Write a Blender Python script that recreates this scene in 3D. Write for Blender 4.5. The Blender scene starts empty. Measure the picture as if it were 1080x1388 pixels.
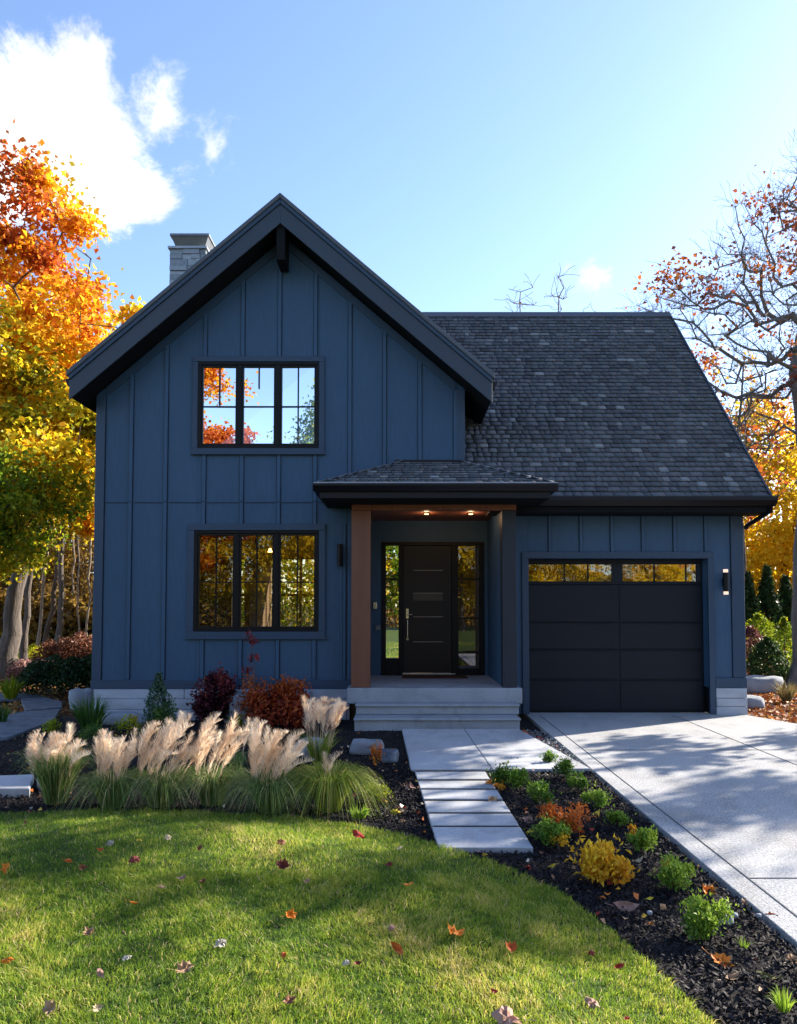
import bpy, math, random
import numpy as np
from mathutils import Vector

random.seed(7)
R = math.radians
scene = bpy.context.scene
col = scene.collection
# ---------------------------------------------------------------- camera model (photo pixels 1080 x 1388)
F, PX, HOR, PITCH, EYE = 1002.0, 540.0, 820.0, R(2.5), 1.73
CY = HOR - F * math.tan(PITCH)

def ray(px, py):
    xc, yc = (px - PX) / F, (CY - py) / F
    c, s = math.cos(PITCH), math.sin(PITCH)
    return xc, c - yc * s, s + yc * c

def at(px, py, Y):
    "world point seen at photo pixel (px,py) at depth Y"
    x, y, z = ray(px, py); k = Y / y
    return Vector((x * k, Y, EYE + z * k))

def gr(px, py, z=0.0):
    "world point on the level z seen at a photo pixel"
    x, y, dz = ray(px, py); k = (z - EYE) / dz
    return Vector((x * k, y * k, z))

cam_d = bpy.data.cameras.new('camera'); cam = bpy.data.objects.new('camera', cam_d); col.objects.link(cam)
cam.location = (0, 0, EYE); cam.rotation_euler = (R(90) + PITCH, 0, 0)
cam_d.sensor_width = 36; cam_d.lens = F / 1388 * 36; cam_d.shift_y = (CY - 694) / 1388
cam_d.clip_start = 0.05; cam_d.clip_end = 3000
scene.camera = cam

# ---------------------------------------------------------------- materials
def nodes_of(name):
    m = bpy.data.materials.new(name); m.use_nodes = True
    nt = m.node_tree; nt.nodes.clear()
    out = nt.nodes.new('ShaderNodeOutputMaterial')
    return m, nt, out

def ramp(nt, stops, fac=None, mode='LINEAR'):
    r = nt.nodes.new('ShaderNodeValToRGB'); r.color_ramp.interpolation = mode
    e = r.color_ramp.elements
    while len(e) < len(stops): e.new(0.5)
    for i, (p, c) in enumerate(stops):
        e[i].position = p; e[i].color = (*c, 1)
    if fac is not None: nt.links.new(fac, r.inputs[0])
    return r

def noise(nt, scale, detail=4, rough=0.55, vec=None, dist=0):
    n = nt.nodes.new('ShaderNodeTexNoise'); n.inputs['Scale'].default_value = scale
    n.inputs['Detail'].default_value = detail; n.inputs['Roughness'].default_value = rough
    n.inputs['Distortion'].default_value = dist
    if vec is not None: nt.links.new(vec, n.inputs['Vector'])
    return n

def mapped(nt, sc=(1, 1, 1), rot=(0, 0, 0)):
    g = nt.nodes.new('ShaderNodeNewGeometry'); m = nt.nodes.new('ShaderNodeMapping')
    m.inputs['Scale'].default_value = sc; m.inputs['Rotation'].default_value = rot
    nt.links.new(g.outputs['Position'], m.inputs['Vector'])
    return m.outputs[0]

def surf(name, c1, c2=None, *a_, stain=None, **k_):
    m = surf0(name, c1, c2, *a_, **k_)
    if stain:
        nt = m.node_tree; b = [n for n in nt.nodes if n.type == 'BSDF_PRINCIPLED'][0]; l = b.inputs['Base Color'].links[0].from_socket
        n = noise(nt, stain[0], 6, 0.65, mapped(nt, (1, .5, 1)), 1.2); r = ramp(nt, [(0.34, (stain[1], stain[1] * .99, stain[1] * .97)), (0.50, (1, 1, 1))], n.outputs['Fac'])
        mx = nt.nodes.new('ShaderNodeMix'); mx.data_type = 'RGBA'; mx.blend_type = 'MULTIPLY'; mx.inputs['Factor'].default_value = 1
        nt.links.new(l, mx.inputs['A']); nt.links.new(r.outputs[0], mx.inputs['B']); nt.links.new(mx.outputs['Result'], b.inputs['Base Color'])
    return m

def surf0(name, c1, c2=None, scale=4, rough=0.7, bump=0.0, bscale=60, stretch=(1, 1, 1), spec=0.3,
         metal=0.0, fine=None, bdist=0.01, coat=0.0):
    m, nt, out = nodes_of(name)
    b = nt.nodes.new('ShaderNodeBsdfPrincipled')
    b.inputs['Roughness'].default_value = rough; b.inputs['Metallic'].default_value = metal
    b.inputs['Specular IOR Level'].default_value = spec; b.inputs['Coat Weight'].default_value = coat
    vec = mapped(nt, stretch)
    c2 = c2 or tuple(x * 0.8 for x in c1)
    n = noise(nt, scale, 5, 0.6, vec)
    r = ramp(nt, [(0.3, c2), (0.7, c1)], n.outputs['Fac'])
    colr = r.outputs[0]
    if fine:
        n2 = noise(nt, fine[0], 3, 0.6, vec)
        r2 = ramp(nt, [(0.35, (fine[1],) * 3), (0.65, (1, 1, 1))], n2.outputs['Fac'])
        mx = nt.nodes.new('ShaderNodeMix'); mx.data_type = 'RGBA'; mx.blend_type = 'MULTIPLY'
        mx.inputs['Factor'].default_value = 1
        nt.links.new(colr, mx.inputs['A']); nt.links.new(r2.outputs[0], mx.inputs['B']); colr = mx.outputs['Result']
    nt.links.new(colr, b.inputs['Base Color'])
    if bump:
        nb = noise(nt, bscale, 5, 0.6, vec); bp = nt.nodes.new('ShaderNodeBump')
        bp.inputs['Strength'].default_value = bump; bp.inputs['Distance'].default_value = bdist
        nt.links.new(nb.outputs['Fac'], bp.inputs['Height']); nt.links.new(bp.outputs[0], b.inputs['Normal'])
    nt.links.new(b.outputs[0], out.inputs[0])
    return m

def leafmat(name, stops, transl=0.45, rough=0.5, attr='v', mode='LINEAR'):
    m, nt, out = nodes_of(name)
    a = nt.nodes.new('ShaderNodeAttribute'); a.attribute_name = attr
    r = ramp(nt, stops, a.outputs['Fac'], mode)
    d = nt.nodes.new('ShaderNodeBsdfPrincipled'); d.inputs['Roughness'].default_value = rough
    d.inputs['Specular IOR Level'].default_value = 0.25
    t = nt.nodes.new('ShaderNodeBsdfTranslucent'); mx = nt.nodes.new('ShaderNodeMixShader')
    mx.inputs[0].default_value = transl
    nt.links.new(r.outputs[0], d.inputs['Base Color']); nt.links.new(r.outputs[0], t.inputs['Color'])
    nt.links.new(d.outputs[0], mx.inputs[1]); nt.links.new(t.outputs[0], mx.inputs[2])
    nt.links.new(mx.outputs[0], out.inputs[0])
    return m

def glassmat(name, refl, tint, bump=0.0):
    m, nt, out = nodes_of(name)
    t = nt.nodes.new('ShaderNodeBsdfTransparent'); t.inputs[0].default_value = (*tint, 1)
    g = nt.nodes.new('ShaderNodeBsdfGlossy'); g.inputs['Roughness'].default_value = 0.0
    g.inputs['Color'].default_value = (0.95, 0.97, 1, 1)
    mx = nt.nodes.new('ShaderNodeMixShader'); mx.inputs[0].default_value = refl
    if bump:
        nb = noise(nt, 3.0, 2, 0.5, mapped(nt)); bp = nt.nodes.new('ShaderNodeBump')
        bp.inputs['Strength'].default_value = bump; bp.inputs['Distance'].default_value = 0.02
        nt.links.new(nb.outputs['Fac'], bp.inputs['Height']); nt.links.new(bp.outputs[0], g.inputs['Normal'])
    nt.links.new(t.outputs[0], mx.inputs[1]); nt.links.new(g.outputs[0], mx.inputs[2])
    nt.links.new(mx.outputs[0], out.inputs[0])
    return m

def glow(name, c, s):
    m, nt, out = nodes_of(name)
    e = nt.nodes.new('ShaderNodeEmission'); e.inputs[0].default_value = (*c, 1); e.inputs[1].default_value = s
    nt.links.new(e.outputs[0], out.inputs[0]); return m

def attrsurf(name, stops, rough=0.8, bump=0.3, bscale=90, attr='v', mode='LINEAR', fine=0.75):
    m, nt, out = nodes_of(name)
    a = nt.nodes.new('ShaderNodeAttribute'); a.attribute_name = attr
    r = ramp(nt, stops, a.outputs['Fac'], mode)
    b = nt.nodes.new('ShaderNodeBsdfPrincipled'); b.inputs['Roughness'].default_value = rough
    b.inputs['Specular IOR Level'].default_value = 0.3
    vec = mapped(nt)
    n = noise(nt, bscale, 4, 0.6, vec)
    r2 = ramp(nt, [(0.35, (fine,) * 3), (0.65, (1, 1, 1))], n.outputs['Fac'])
    mx = nt.nodes.new('ShaderNodeMix'); mx.data_type = 'RGBA'; mx.blend_type = 'MULTIPLY'; mx.inputs['Factor'].default_value = 1
    nt.links.new(r.outputs[0], mx.inputs['A']); nt.links.new(r2.outputs[0], mx.inputs['B'])
    nt.links.new(mx.outputs['Result'], b.inputs['Base Color'])
    bp = nt.nodes.new('ShaderNodeBump'); bp.inputs['Strength'].default_value = bump; bp.inputs['Distance'].default_value = 0.006
    nt.links.new(n.outputs['Fac'], bp.inputs['Height']); nt.links.new(bp.outputs[0], b.inputs['Normal'])
    nt.links.new(b.outputs[0], out.inputs[0])
    return m

M = {}
M['siding'] = surf('navy_siding', (0.035, 0.086, 0.156), (0.027, 0.070, 0.132), 1.1, 0.55, 0.15, 220, (1, 1, 0.12), 0.35, fine=(26, 0.86), bdist=0.003)
M['trim'] = surf('navy_trim', (0.024, 0.052, 0.094), (0.020, 0.045, 0.083), 0.9, 0.5, 0.1, 160, (1, 1, 0.15), 0.4, bdist=0.002)
M['fascia'] = surf('charcoal_blue_fascia', (0.032, 0.046, 0.068), (0.028, 0.041, 0.060), 0.8, 0.5, 0.08, 120, spec=0.4, bdist=0.002)
M['gutter'] = surf('black_metal', (0.006, 0.007, 0.010), (0.005, 0.005, 0.008), 2, 0.42, spec=0.25)
M['soffit'] = surf('dark_soffit', (0.006, 0.007, 0.009), None, 2, 0.75, spec=0.15)
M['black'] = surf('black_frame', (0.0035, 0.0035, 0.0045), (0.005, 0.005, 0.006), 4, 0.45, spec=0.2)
M['door'] = surf('espresso_door', (0.012, 0.010, 0.011), (0.009, 0.008, 0.008), 2, 0.42, 0.08, 90, (1, 1, 0.1), 0.25, bdist=0.002)
M['gdoor'] = surf('garage_door_paint', (0.008, 0.011, 0.017), (0.007, 0.010, 0.015), 1.5, 0.55, 0.1, 200, (0.3, 1, 1), 0.22, bdist=0.002)
M['brown'] = surf('stained_post', (0.16, 0.062, 0.036), (0.125, 0.048, 0.029), 3, 0.45, 0.25, 40, (3, 3, 0.15), 0.4, bdist=0.003)
M['cedar'] = surf('cedar_boards', (0.20, 0.065, 0.032), (0.13, 0.042, 0.02), 4, 0.5, 0.3, 30, (6, 0.3, 1), 0.4, bdist=0.003)
M['concrete'] = surf('pale_concrete', (0.46, 0.475, 0.50), (0.385, 0.40, 0.42), 1.7, 0.85, 0.25, 120, fine=(45, 0.84), bdist=0.005, stain=(2.0, .80))
M['step'] = surf('step_concrete', (0.31, 0.335, 0.37), (0.25, 0.27, 0.30), 3, 0.85, 0.2, 110, fine=(60, 0.85), bdist=0.004, stain=(2.4, .80))
M['slate'] = surf('slate_stone', (0.17, 0.20, 0.25), (0.07, 0.085, 0.11), 6, 0.75, 0.9, 22, fine=(40, 0.75), bdist=0.02)
M['stone'] = surf('pale_boulder', (0.33, 0.36, 0.40), (0.19, 0.21, 0.24), 2.2, 0.85, 0.5, 14, fine=(50, 0.8), bdist=0.02)
M['lime'] = surf('limestone_base', (0.42, 0.46, 0.52), (0.31, 0.34, 0.39), 2.5, 0.85, 0.4, 30, (1, 1, 3), fine=(55, 0.85), bdist=0.01)
M['soil'] = surf('forest_floor', (0.15, 0.085, 0.04), (0.06, 0.045, 0.025), 1.3, 0.95, 0.8, 14, fine=(22, 0.5), bdist=0.05)
M['bark'] = surf('grey_bark', (0.16, 0.135, 0.12), (0.06, 0.05, 0.043), 5, 0.9, 0.9, 12, (3, 3, 0.5), bdist=0.04)
M['darkbark'] = surf('brown_bark', (0.12, 0.085, 0.06), (0.05, 0.036, 0.028), 5, 0.9, 0.8, 12, (3, 3, 0.5), bdist=0.04)
M['palebark'] = surf('pale_bark', (0.33, 0.26, 0.19), (0.14, 0.105, 0.08), 5, 0.9, 0.7, 14, (3, 3, 0.5), bdist=0.03)
M['chrome'] = surf('brushed_nickel', (0.75, 0.72, 0.68), None, 4, 0.25, metal=1.0, spec=0.5)
M['plaster'] = surf('interior_plaster', (0.16, 0.10, 0.055), (0.13, 0.08, 0.045), 1, 0.8)
M['intfloor'] = surf('interior_floor', (0.16, 0.08, 0.04), None, 3, 0.5)
M['white'] = surf('white_fabric', (0.72, 0.72, 0.70), None, 3, 0.8)
M['shingle'] = attrsurf('slate_shingles', [(0, (0.045, 0.052, 0.068)), (0.5, (0.120, 0.136, 0.165)), (0.85, (0.18, 0.20, 0.235)), (1, (0.29, 0.32, 0.36))], 0.75, 0.5, 70, fine=0.65)
M['chimney'] = attrsurf('grey_ledgestone', [(0, (0.19, 0.22, 0.25)), (1, (0.42, 0.47, 0.52))], 0.85, 0.6, 25)
M['mat'] = surf('coir_mat', (0.07, 0.03, 0.018), (0.04, 0.018, 0.01), 30, 0.95, 0.6, 200)
M['glass_up'] = glassmat('upper_glass', 0.80, (0.25, 0.3, 0.32))
M['glass_lo'] = glassmat('lower_glass', 0.13, (0.62, 0.60, 0.50))
M['glass_gar'] = glassmat('garage_glass', 0.24, (0.2, 0.2, 0.2), 0.25)
M['lamp'] = glow('lit_lamp', (1.0, 0.50, 0.20), 3.2)
M['lampsoft'] = glow('lit_wall_lamp', (1.0, 0.72, 0.58), 0.42)

# ---------------------------------------------------------------- mesh helpers
def link_mesh(name, verts, faces, mat, parent=None, smooth=False, v=None):
    "verts (N,3), faces: list of arrays (n,k)"
    me = bpy.data.meshes.new(name)
    verts = np.asarray(verts, dtype=np.float32)
    o = bpy.data.objects.new(name, me); col.objects.link(o)
    if parent is not None:
        off = Vector((0, 0, 0)); p = parent
        while p is not None: off += p.location; p = p.parent
        verts = verts - np.array(off, dtype=np.float32)
        o.parent = parent
    me.vertices.add(len(verts)); me.vertices.foreach_set('co', verts.ravel())
    fl = [np.asarray(f, dtype=np.int32) for f in faces if len(f)]
    loops = np.concatenate([f.ravel() for f in fl])
    sizes = np.concatenate([np.full(len(f), f.shape[1], dtype=np.int32) for f in fl])
    starts = np.concatenate([[0], np.cumsum(sizes)[:-1]]).astype(np.int32)
    me.loops.add(len(loops)); me.loops.foreach_set('vertex_index', loops)
    me.polygons.add(len(sizes)); me.polygons.foreach_set('loop_start', starts)
    if smooth: me.polygons.foreach_set('use_smooth', np.ones(len(sizes), dtype=bool))
    if v is not None:
        a = me.attributes.new('v', 'FLOAT', 'POINT'); a.data.foreach_set('value', np.asarray(v, dtype=np.float32))
    me.update(calc_edges=True)
    if mat is not None: me.materials.append(mat)
    return o

class MB:
    def __init__(s): s.v = []; s.f = []; s.a = []
    def add(s, vs, fs, a=0.5):
        b = len(s.v); s.v += [tuple(p) for p in vs]; s.f += [tuple(i + b for i in f) for f in fs]; s.a += [a] * len(vs)
    def box(s, x0, x1, y0, y1, z0, z1, a=0.5):
        s.add([(x0, y0, z0), (x1, y0, z0), (x1, y1, z0), (x0, y1, z0), (x0, y0, z1), (x1, y0, z1), (x1, y1, z1), (x0, y1, z1)],
              [(0, 3, 2, 1), (4, 5, 6, 7), (0, 1, 5, 4), (1, 2, 6, 5), (2, 3, 7, 6), (3, 0, 4, 7)], a)
    def prism_xz(s, poly, y0, y1, a=0.5):      # polygon in XZ counter-clockwise seen from -Y
        n = len(poly)
        vs = [(x, y0, z) for x, z in poly] + [(x, y1, z) for x, z in poly]
        fs = [tuple(range(n)), tuple(range(2 * n - 1, n - 1, -1))] + [(i, i + n, (i + 1) % n + n, (i + 1) % n) for i in range(n)]
        s.add(vs, fs, a)
    def prism_xy(s, poly, z0, z1, a=0.5):
        n = len(poly)
        vs = [(p[0], p[1], z1) for p in poly] + [(p[0], p[1], z0) for p in poly]
        fs = [tuple(range(n)), tuple(range(2 * n - 1, n - 1, -1))] + [(i, i + n, (i + 1) % n + n, (i + 1) % n) for i in range(n)]
        s.add(vs, fs, a)
    def tube(s, pts, rad, n=8, cap=True):
        pts = [Vector(p) for p in pts]
        if not hasattr(rad, '__len__'): rad = [rad] * len(pts)
        vs = []; fs = []
        for i, p in enumerate(pts):
            d = (pts[min(i + 1, len(pts) - 1)] - pts[max(i - 1, 0)]).normalized()
            up = Vector((0, 0, 1)) if abs(d.z) < 0.9 else Vector((1, 0, 0))
            u = d.cross(up).normalized(); w = d.cross(u)
            for k in range(n):
                t = 2 * math.pi * k / n
                vs.append(p + (u * math.cos(t) + w * math.sin(t)) * rad[i])
        for i in range(len(pts) - 1):
            for k in range(n):
                fs.append((i * n + k, i * n + (k + 1) % n, (i + 1) * n + (k + 1) % n, (i + 1) * n + k))
        if cap: fs.append(tuple(range(n))); fs.append(tuple(range(len(vs) - 1, len(vs) - n - 1, -1)))
        s.add(vs, fs)
    def build(s, name, mat, parent=None, bevel=0.0, smooth=False, seg=2):
        me = bpy.data.meshes.new(name)
        off = Vector((0, 0, 0)); p = parent
        while p is not None: off += p.location; p = p.parent
        me.from_pydata([(x - off.x, y - off.y, z - off.z) for x, y, z in s.v], [], s.f)
        a = me.attributes.new('v', 'FLOAT', 'POINT'); a.data.foreach_set('value', np.array(s.a, dtype=np.float32))
        me.materials.append(mat); me.update()
        if smooth:
            for pl in me.polygons: pl.use_smooth = True
        o = bpy.data.objects.new(name, me); col.objects.link(o); o.parent = parent
        if bevel:
            md = o.modifiers.new('edge', 'BEVEL'); md.width = bevel; md.segments = seg; md.limit_method = 'ANGLE'; md.angle_limit = R(40)
        return o

def tag(o, label=None, cat=None, group=None, kind=None):
    if label: o['label'] = label
    if cat: o['category'] = cat
    if group: o['group'] = group
    if kind: o['kind'] = kind
    return o

def thing(name, loc, label, cat, group=None):
    o = bpy.data.objects.new(name, None); col.objects.link(o); o.location = loc; o.empty_display_size = 0.2
    return tag(o, label, cat, group)

def inpoly(x, y, poly):
    x = np.asarray(x); y = np.asarray(y); c = np.zeros(x.shape, dtype=bool); n = len(poly)
    for i in range(n):
        x0, y0 = poly[i][0], poly[i][1]; x1, y1 = poly[(i + 1) % n][0], poly[(i + 1) % n][1]
        if y0 == y1: continue
        cond = ((y0 > y) != (y1 > y)) & (x < (x1 - x0) * (y - y0) / (y1 - y0) + x0)
        c ^= cond
    return c

def edgedist(x, y, poly):
    d = np.full(np.shape(x), 1e9)
    n = len(poly)
    for i in range(n):
        ax, ay = poly[i][0], poly[i][1]; bx, by = poly[(i + 1) % n][0], poly[(i + 1) % n][1]
        L = (bx - ax) ** 2 + (by - ay) ** 2 + 1e-12
        t = np.clip(((x - ax) * (bx - ax) + (y - ay) * (by - ay)) / L, 0, 1)
        d = np.minimum(d, np.hypot(x - ax - t * (bx - ax), y - ay - t * (by - ay)))
    return d

def kites(P, size, rng, flat=0.0, aspect=0.75, fold=0.25, dirs=None):
    "one folded diamond leaf per point; flat=1 lies near the horizontal"
    n = len(P)
    nrm = rng.normal(size=(n, 3)); nrm[:, 2] = nrm[:, 2] * (1 - flat) + flat * 3 + 0.25 * (1 - flat)
    nrm /= np.linalg.norm(nrm, axis=1)[:, None] + 1e-9
    d = rng.normal(size=(n, 3)) if dirs is None else dirs + rng.normal(size=(n, 3)) * 0.35
    d -= nrm * (d * nrm).sum(1)[:, None]; d /= np.linalg.norm(d, axis=1)[:, None] + 1e-9
    s = np.cross(nrm, d)
    L = (size * rng.uniform(0.6, 1.3, n))[:, None]; W = L * aspect * 0.5
    a = P - d * L * 0.5; b = P + s * W + nrm * L * fold - d * L * 0.06; c = P + d * L * 0.5; e = P - s * W + nrm * L * fold - d * L * 0.06
    V = np.stack([a, b, c, e], 1).reshape(-1, 3)
    return V, np.arange(4 * n).reshape(-1, 4)

def blades(P, D, H, W, rng, segs=3, droop=0.6):
    "curved grass blades: base P, horizontal lean dir D (n,2), length H, width W"
    n = len(P); dx = np.concatenate([D, np.zeros((n, 1))], 1)
    ang = rng.uniform(0, 2 * np.pi, n); side = np.stack([np.cos(ang), np.sin(ang), np.zeros(n)], 1)
    rows = []
    dr = droop if hasattr(droop, '__len__') else np.full(n, droop)
    for k in range(segs + 1):
        t = k / segs
        c = P + dx * (H * t)[:, None] * (0.55 + 0.6 * t) + np.array([0, 0, 1.0]) * (H * (t - dr * t * t * t))[:, None]
        w = (W * (1 - t ** 1.6) * 0.5)[:, None]
        if k < segs: rows.append(c - side * w); rows.append(c + side * w)
        else: rows.append(c)
    V = np.stack(rows, 1); m = V.shape[1]; V = V.reshape(-1, 3)
    base = (np.arange(n) * m)[:, None]
    q = [base + np.array([[2 * k, 2 * k + 1, 2 * k + 3, 2 * k + 2]]) for k in range(segs - 1)]
    t3 = base + np.array([[2 * segs - 2, 2 * segs - 1, 2 * segs]])
    return V, [np.concatenate(q) if q else np.zeros((0, 4), int), t3], m

# ---------------------------------------------------------------- tree builder (skeleton grows to clump targets)
def skeleton(trunk, targets, rng, step=0.45, up=0.5, wob=0.12):
    nodes = [np.array(p, float) for p in trunk]; par = [-1] + list(range(len(trunk) - 1))
    ends = []
    first = max(1, int(len(trunk) * 0.3))
    N = np.array(nodes)
    order = np.argsort(np.linalg.norm(targets - N[-1], axis=1) + 0.4 * np.linalg.norm(targets[:, :2] - N[-1, :2], axis=1))
    for ti in order:
        t = targets[ti]; d = np.linalg.norm(N - t, axis=1)
        cost = d + up * np.maximum(0, N[:, 2] - t[2] + 0.35 * d); cost[:first] += 50
        i = int(np.argmin(cost)); p = N[i]; L = np.linalg.norm(t - p)
        k = max(1, int(L / step)); last = i; new = []
        for j in range(1, k + 1):
            s = j / k; q = p + (t - p) * s
            q = q + np.array([0, 0, -1]) * L * 0.10 * math.sin(math.pi * s)
            if j < k: q = q + rng.normal(size=3) * wob * min(1, L) * 0.6
            nodes.append(q); par.append(last); last = len(nodes) - 1; new.append(q)
        N = np.vstack([N, np.array(new)]); ends.append(last)
    return N, par, ends

def tubes_np(N, par, rad, nsides=6):
    n = len(N); par = np.array(par); idx = np.where(par >= 0)[0]
    A = N[par[idx]]; B = N[idx]; D = B - A; L = np.linalg.norm(D, axis=1)[:, None] + 1e-9; D = D / L
    ra = rad[par[idx]]; rb = rad[idx]
    ra = np.minimum(ra, rb * 1.5)
    upv = np.where(np.abs(D[:, 2:3]) < 0.9, np.array([[0, 0, 1.0]]), np.array([[1.0, 0, 0]]))
    U = np.cross(D, upv); U /= np.linalg.norm(U, axis=1)[:, None]; W = np.cross(D, U)
    A = A - D * np.minimum(L, 1) * (0.15 * ra / (ra + 0.02))[:, None]
    th = np.arange(nsides) * 2 * np.pi / nsides
    ring = U[:, None, :] * np.cos(th)[None, :, None] + W[:, None, :] * np.sin(th)[None, :, None]
    VA = A[:, None, :] + ring * ra[:, None, None]; VB = B[:, None, :] + ring * rb[:, None, None]
    V = np.concatenate([VA, VB], 1).reshape(-1, 3)
    base = (np.arange(len(idx)) * 2 * nsides)[:, None]; k = np.arange(nsides); k1 = (k + 1) % nsides
    f = np.stack([k, k1, k1 + nsides, k + nsides], 1)
    Fq = (base[:, :, None] + f[None]).reshape(-1, 4)
    return V, Fq

def radii(N, par, rtip, expo=2.3):
    cnt = np.zeros(len(N)); kids = np.zeros(len(N), int)
    for p in par:
        if p >= 0: kids[p] += 1
    cnt[kids == 0] = 1
    for i in range(len(N) - 1, 0, -1):
        if par[i] >= 0: cnt[par[i]] += max(cnt[i], 1)
    return rtip * np.maximum(cnt, 1) ** (1 / expo)

def ell_targets(ells, n, rng, shell=0.35, mind=0.3):
    vol = np.array([e[3] * e[4] * e[5] for e in ells]); pr = vol / vol.sum(); out = []
    tries = 0
    while len(out) < n and tries < n * 40:
        tries += 1
        e = ells[rng.choice(len(ells), p=pr)]
        d = rng.normal(size=3); d /= np.linalg.norm(d); r = rng.uniform(shell, 1) ** 0.5
        q = np.array(e[:3]) + d * r * np.array(e[3:6])
        if all((abs(q - o) > mind).any() for o in out[-150:]): out.append(q)
    return np.array(out)

def make_tree(name, label, cat, base, trunk, ells, nt, nleaf, lsize, leafm, bark, seed, rtip=0.012, spread=0.42,
              group=None, shell=0.35, mind=0.45, rtrunk=None, vfun=None, twigs=0, flat=0.0, step=0.45, trunkname='trunk', leafy=1.0):
    rng = np.random.default_rng(seed)
    base = np.array(base, float)
    T = ell_targets(ells, nt, rng, shell, mind) + base
    tr = np.array(trunk, float) + base
    # subdivide trunk with slight wander
    pts = [tr[0]]
    for a, b in zip(tr[:-1], tr[1:]):
        k = max(2, int(np.linalg.norm(b - a) / 0.5))
        for j in range(1, k + 1): pts.append(a + (b - a) * j / k + (rng.normal(size=3) * 0.03 if j < k else 0))
    N, par, ends = skeleton(pts, T, rng, step)
    if twigs:
        newN, newP = [], []; c = len(N)
        src = rng.choice(np.arange(len(pts), len(N)), twigs)
        for s in src:
            d = rng.normal(size=3); d[2] = abs(d[2]) * 0.8 + 0.2; d /= np.linalg.norm(d); last = s; p = N[s]
            L = rng.uniform(0.25, 0.8)
            for j in range(3):
                p = p + d * L / 3 + rng.normal(size=3) * 0.05; newN.append(p); newP.append(last); last = c; c += 1
        N = np.vstack([N, np.array(newN)]); par = list(par) + newP
    rad = radii(N, par, rtip, 2.3 if rtip > .005 else 2.05)
    if rtrunk:
        k = len(pts); s = np.linspace(1, 0, k); want = rtrunk * (0.35 + 0.65 * s) * (1 + 0.55 * np.exp(-(1 - s) * k * 0.9))
        rad[:k] = np.maximum(np.minimum(rad[:k], want * 1.2), want)
    root = thing(name, tuple(base), label, cat, group)
    V, Fq = tubes_np(N, par, rad, 7)
    link_mesh(trunkname, V, [Fq], bark, root, smooth=True)
    if nleaf:
        m = len(T); w = rng.uniform(0.3, 1.2, m) * (rng.random(m) < leafy); w /= w.sum()
        ci = rng.choice(m, nleaf, p=w)
        P = T[ci] + rng.normal(size=(nleaf, 3)) * spread * rng.uniform(0.5, 1.1, m)[ci][:, None] * np.array([1, 1, 0.8])
        cv = rng.normal(size=m) * 0.16
        v = (vfun(P - base) if vfun is not None else 0.5) + cv[ci] + rng.normal(size=nleaf) * 0.13
        v = np.clip(v, 0, 1)
        V, Fq = kites(P, lsize, rng, flat)
        link_mesh('crown', V, [Fq], leafm, root, v=np.repeat(v, 4))
    return root

# ================================================================ HOUSE
GY, RY, DY = 11.5, 11.8, 13.0          # gable wall, garage wall, recessed entry wall
house = thing('house', (0.4, 11.5, 0), 'dark blue board-and-batten house with steep gable, shingled roof and attached garage', 'house')
H = house
def prism_yz(mb, poly, x0, x1, a=0.5):
    n = len(poly)
    vs = [(x0, y, z) for y, z in poly] + [(x1, y, z) for y, z in poly]
    mb.add(vs, [tuple(range(n - 1, -1, -1)), tuple(range(n, 2 * n))] + [(i, (i + 1) % n, (i + 1) % n + n, i + n) for i in range(n)], a)

AX, AZ = at(380, 263, 11.0).x, at(380, 263, 11.0).z
EL, ER = at(94, 500, 11.0).x, at(667, 508, 11.0).x
SL = 2 * (AZ - (at(94, 499, 11.0).z + at(667, 508, 11.0).z) / 2) / (ER - EL)       # gable apex on the roof front plane, slope
GL, GR_ = -4.73, 1.03                  # gable wall sides
RF = 11.0                              # rake board plane
soff = lambda x: AZ - 0.42 - SL * abs(x - AX)    # underside of the gable roof
WX0, WX1 = at(267, 670, GY).x, at(432, 670, GY).x
UZ0, UZ1 = at(350, 608, GY).z, at(350, 491, GY).z
LZ0, LZ1 = at(350, 856, GY).z, at(350, 719, GY).z
WT = 0.16
w = MB()
z0w = 0.46
w.prism_xz([(GL, z0w), (WX0, z0w), (WX0, soff(WX0)), (GL, soff(GL))], GY, GY + WT)
w.prism_xz([(WX0, z0w), (WX1, z0w), (WX1, LZ0), (WX0, LZ0)], GY, GY + WT)
w.prism_xz([(WX0, LZ1), (WX1, LZ1), (WX1, UZ0), (WX0, UZ0)], GY, GY + WT)
w.prism_xz([(WX0, UZ1), (WX1, UZ1), (WX1, soff(WX1)), (AX, soff(AX)), (WX0, soff(WX0))], GY, GY + WT)
EX = -0.74                             # left end of the entry recess
w.prism_xz([(WX1, z0w), (EX, z0w), (EX, soff(EX)), (WX1, soff(WX1))], GY, GY + WT)
w.prism_xz([(EX, 3.30), (GR_, 3.30), (GR_, soff(GR_)), (EX, soff(EX))], GY, GY + WT)
# other sides of the gable block, back wall with a wide window opening, recess side
w.box(GL, GL + WT, GY + WT, 17.0, z0w, soff(GL))
w.box(GR_ - WT, GR_, GY + WT, 13.2, 3.30, soff(GR_))
w.box(EX - 0.12, EX, GY + WT, DY, z0w, 3.30)
BX0, BX1 = -3.9, 0.2
w.box(GL + WT, BX0, 17.0, 17.16, z0w, 5.0); w.box(BX1, 5.5, 17.0, 17.16, z0w, 5.0)
w.box(BX0, BX1, 17.0, 17.16, z0w, 0.95); w.box(BX0, BX1, 17.0, 17.16, 2.85, 5.0)
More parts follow.
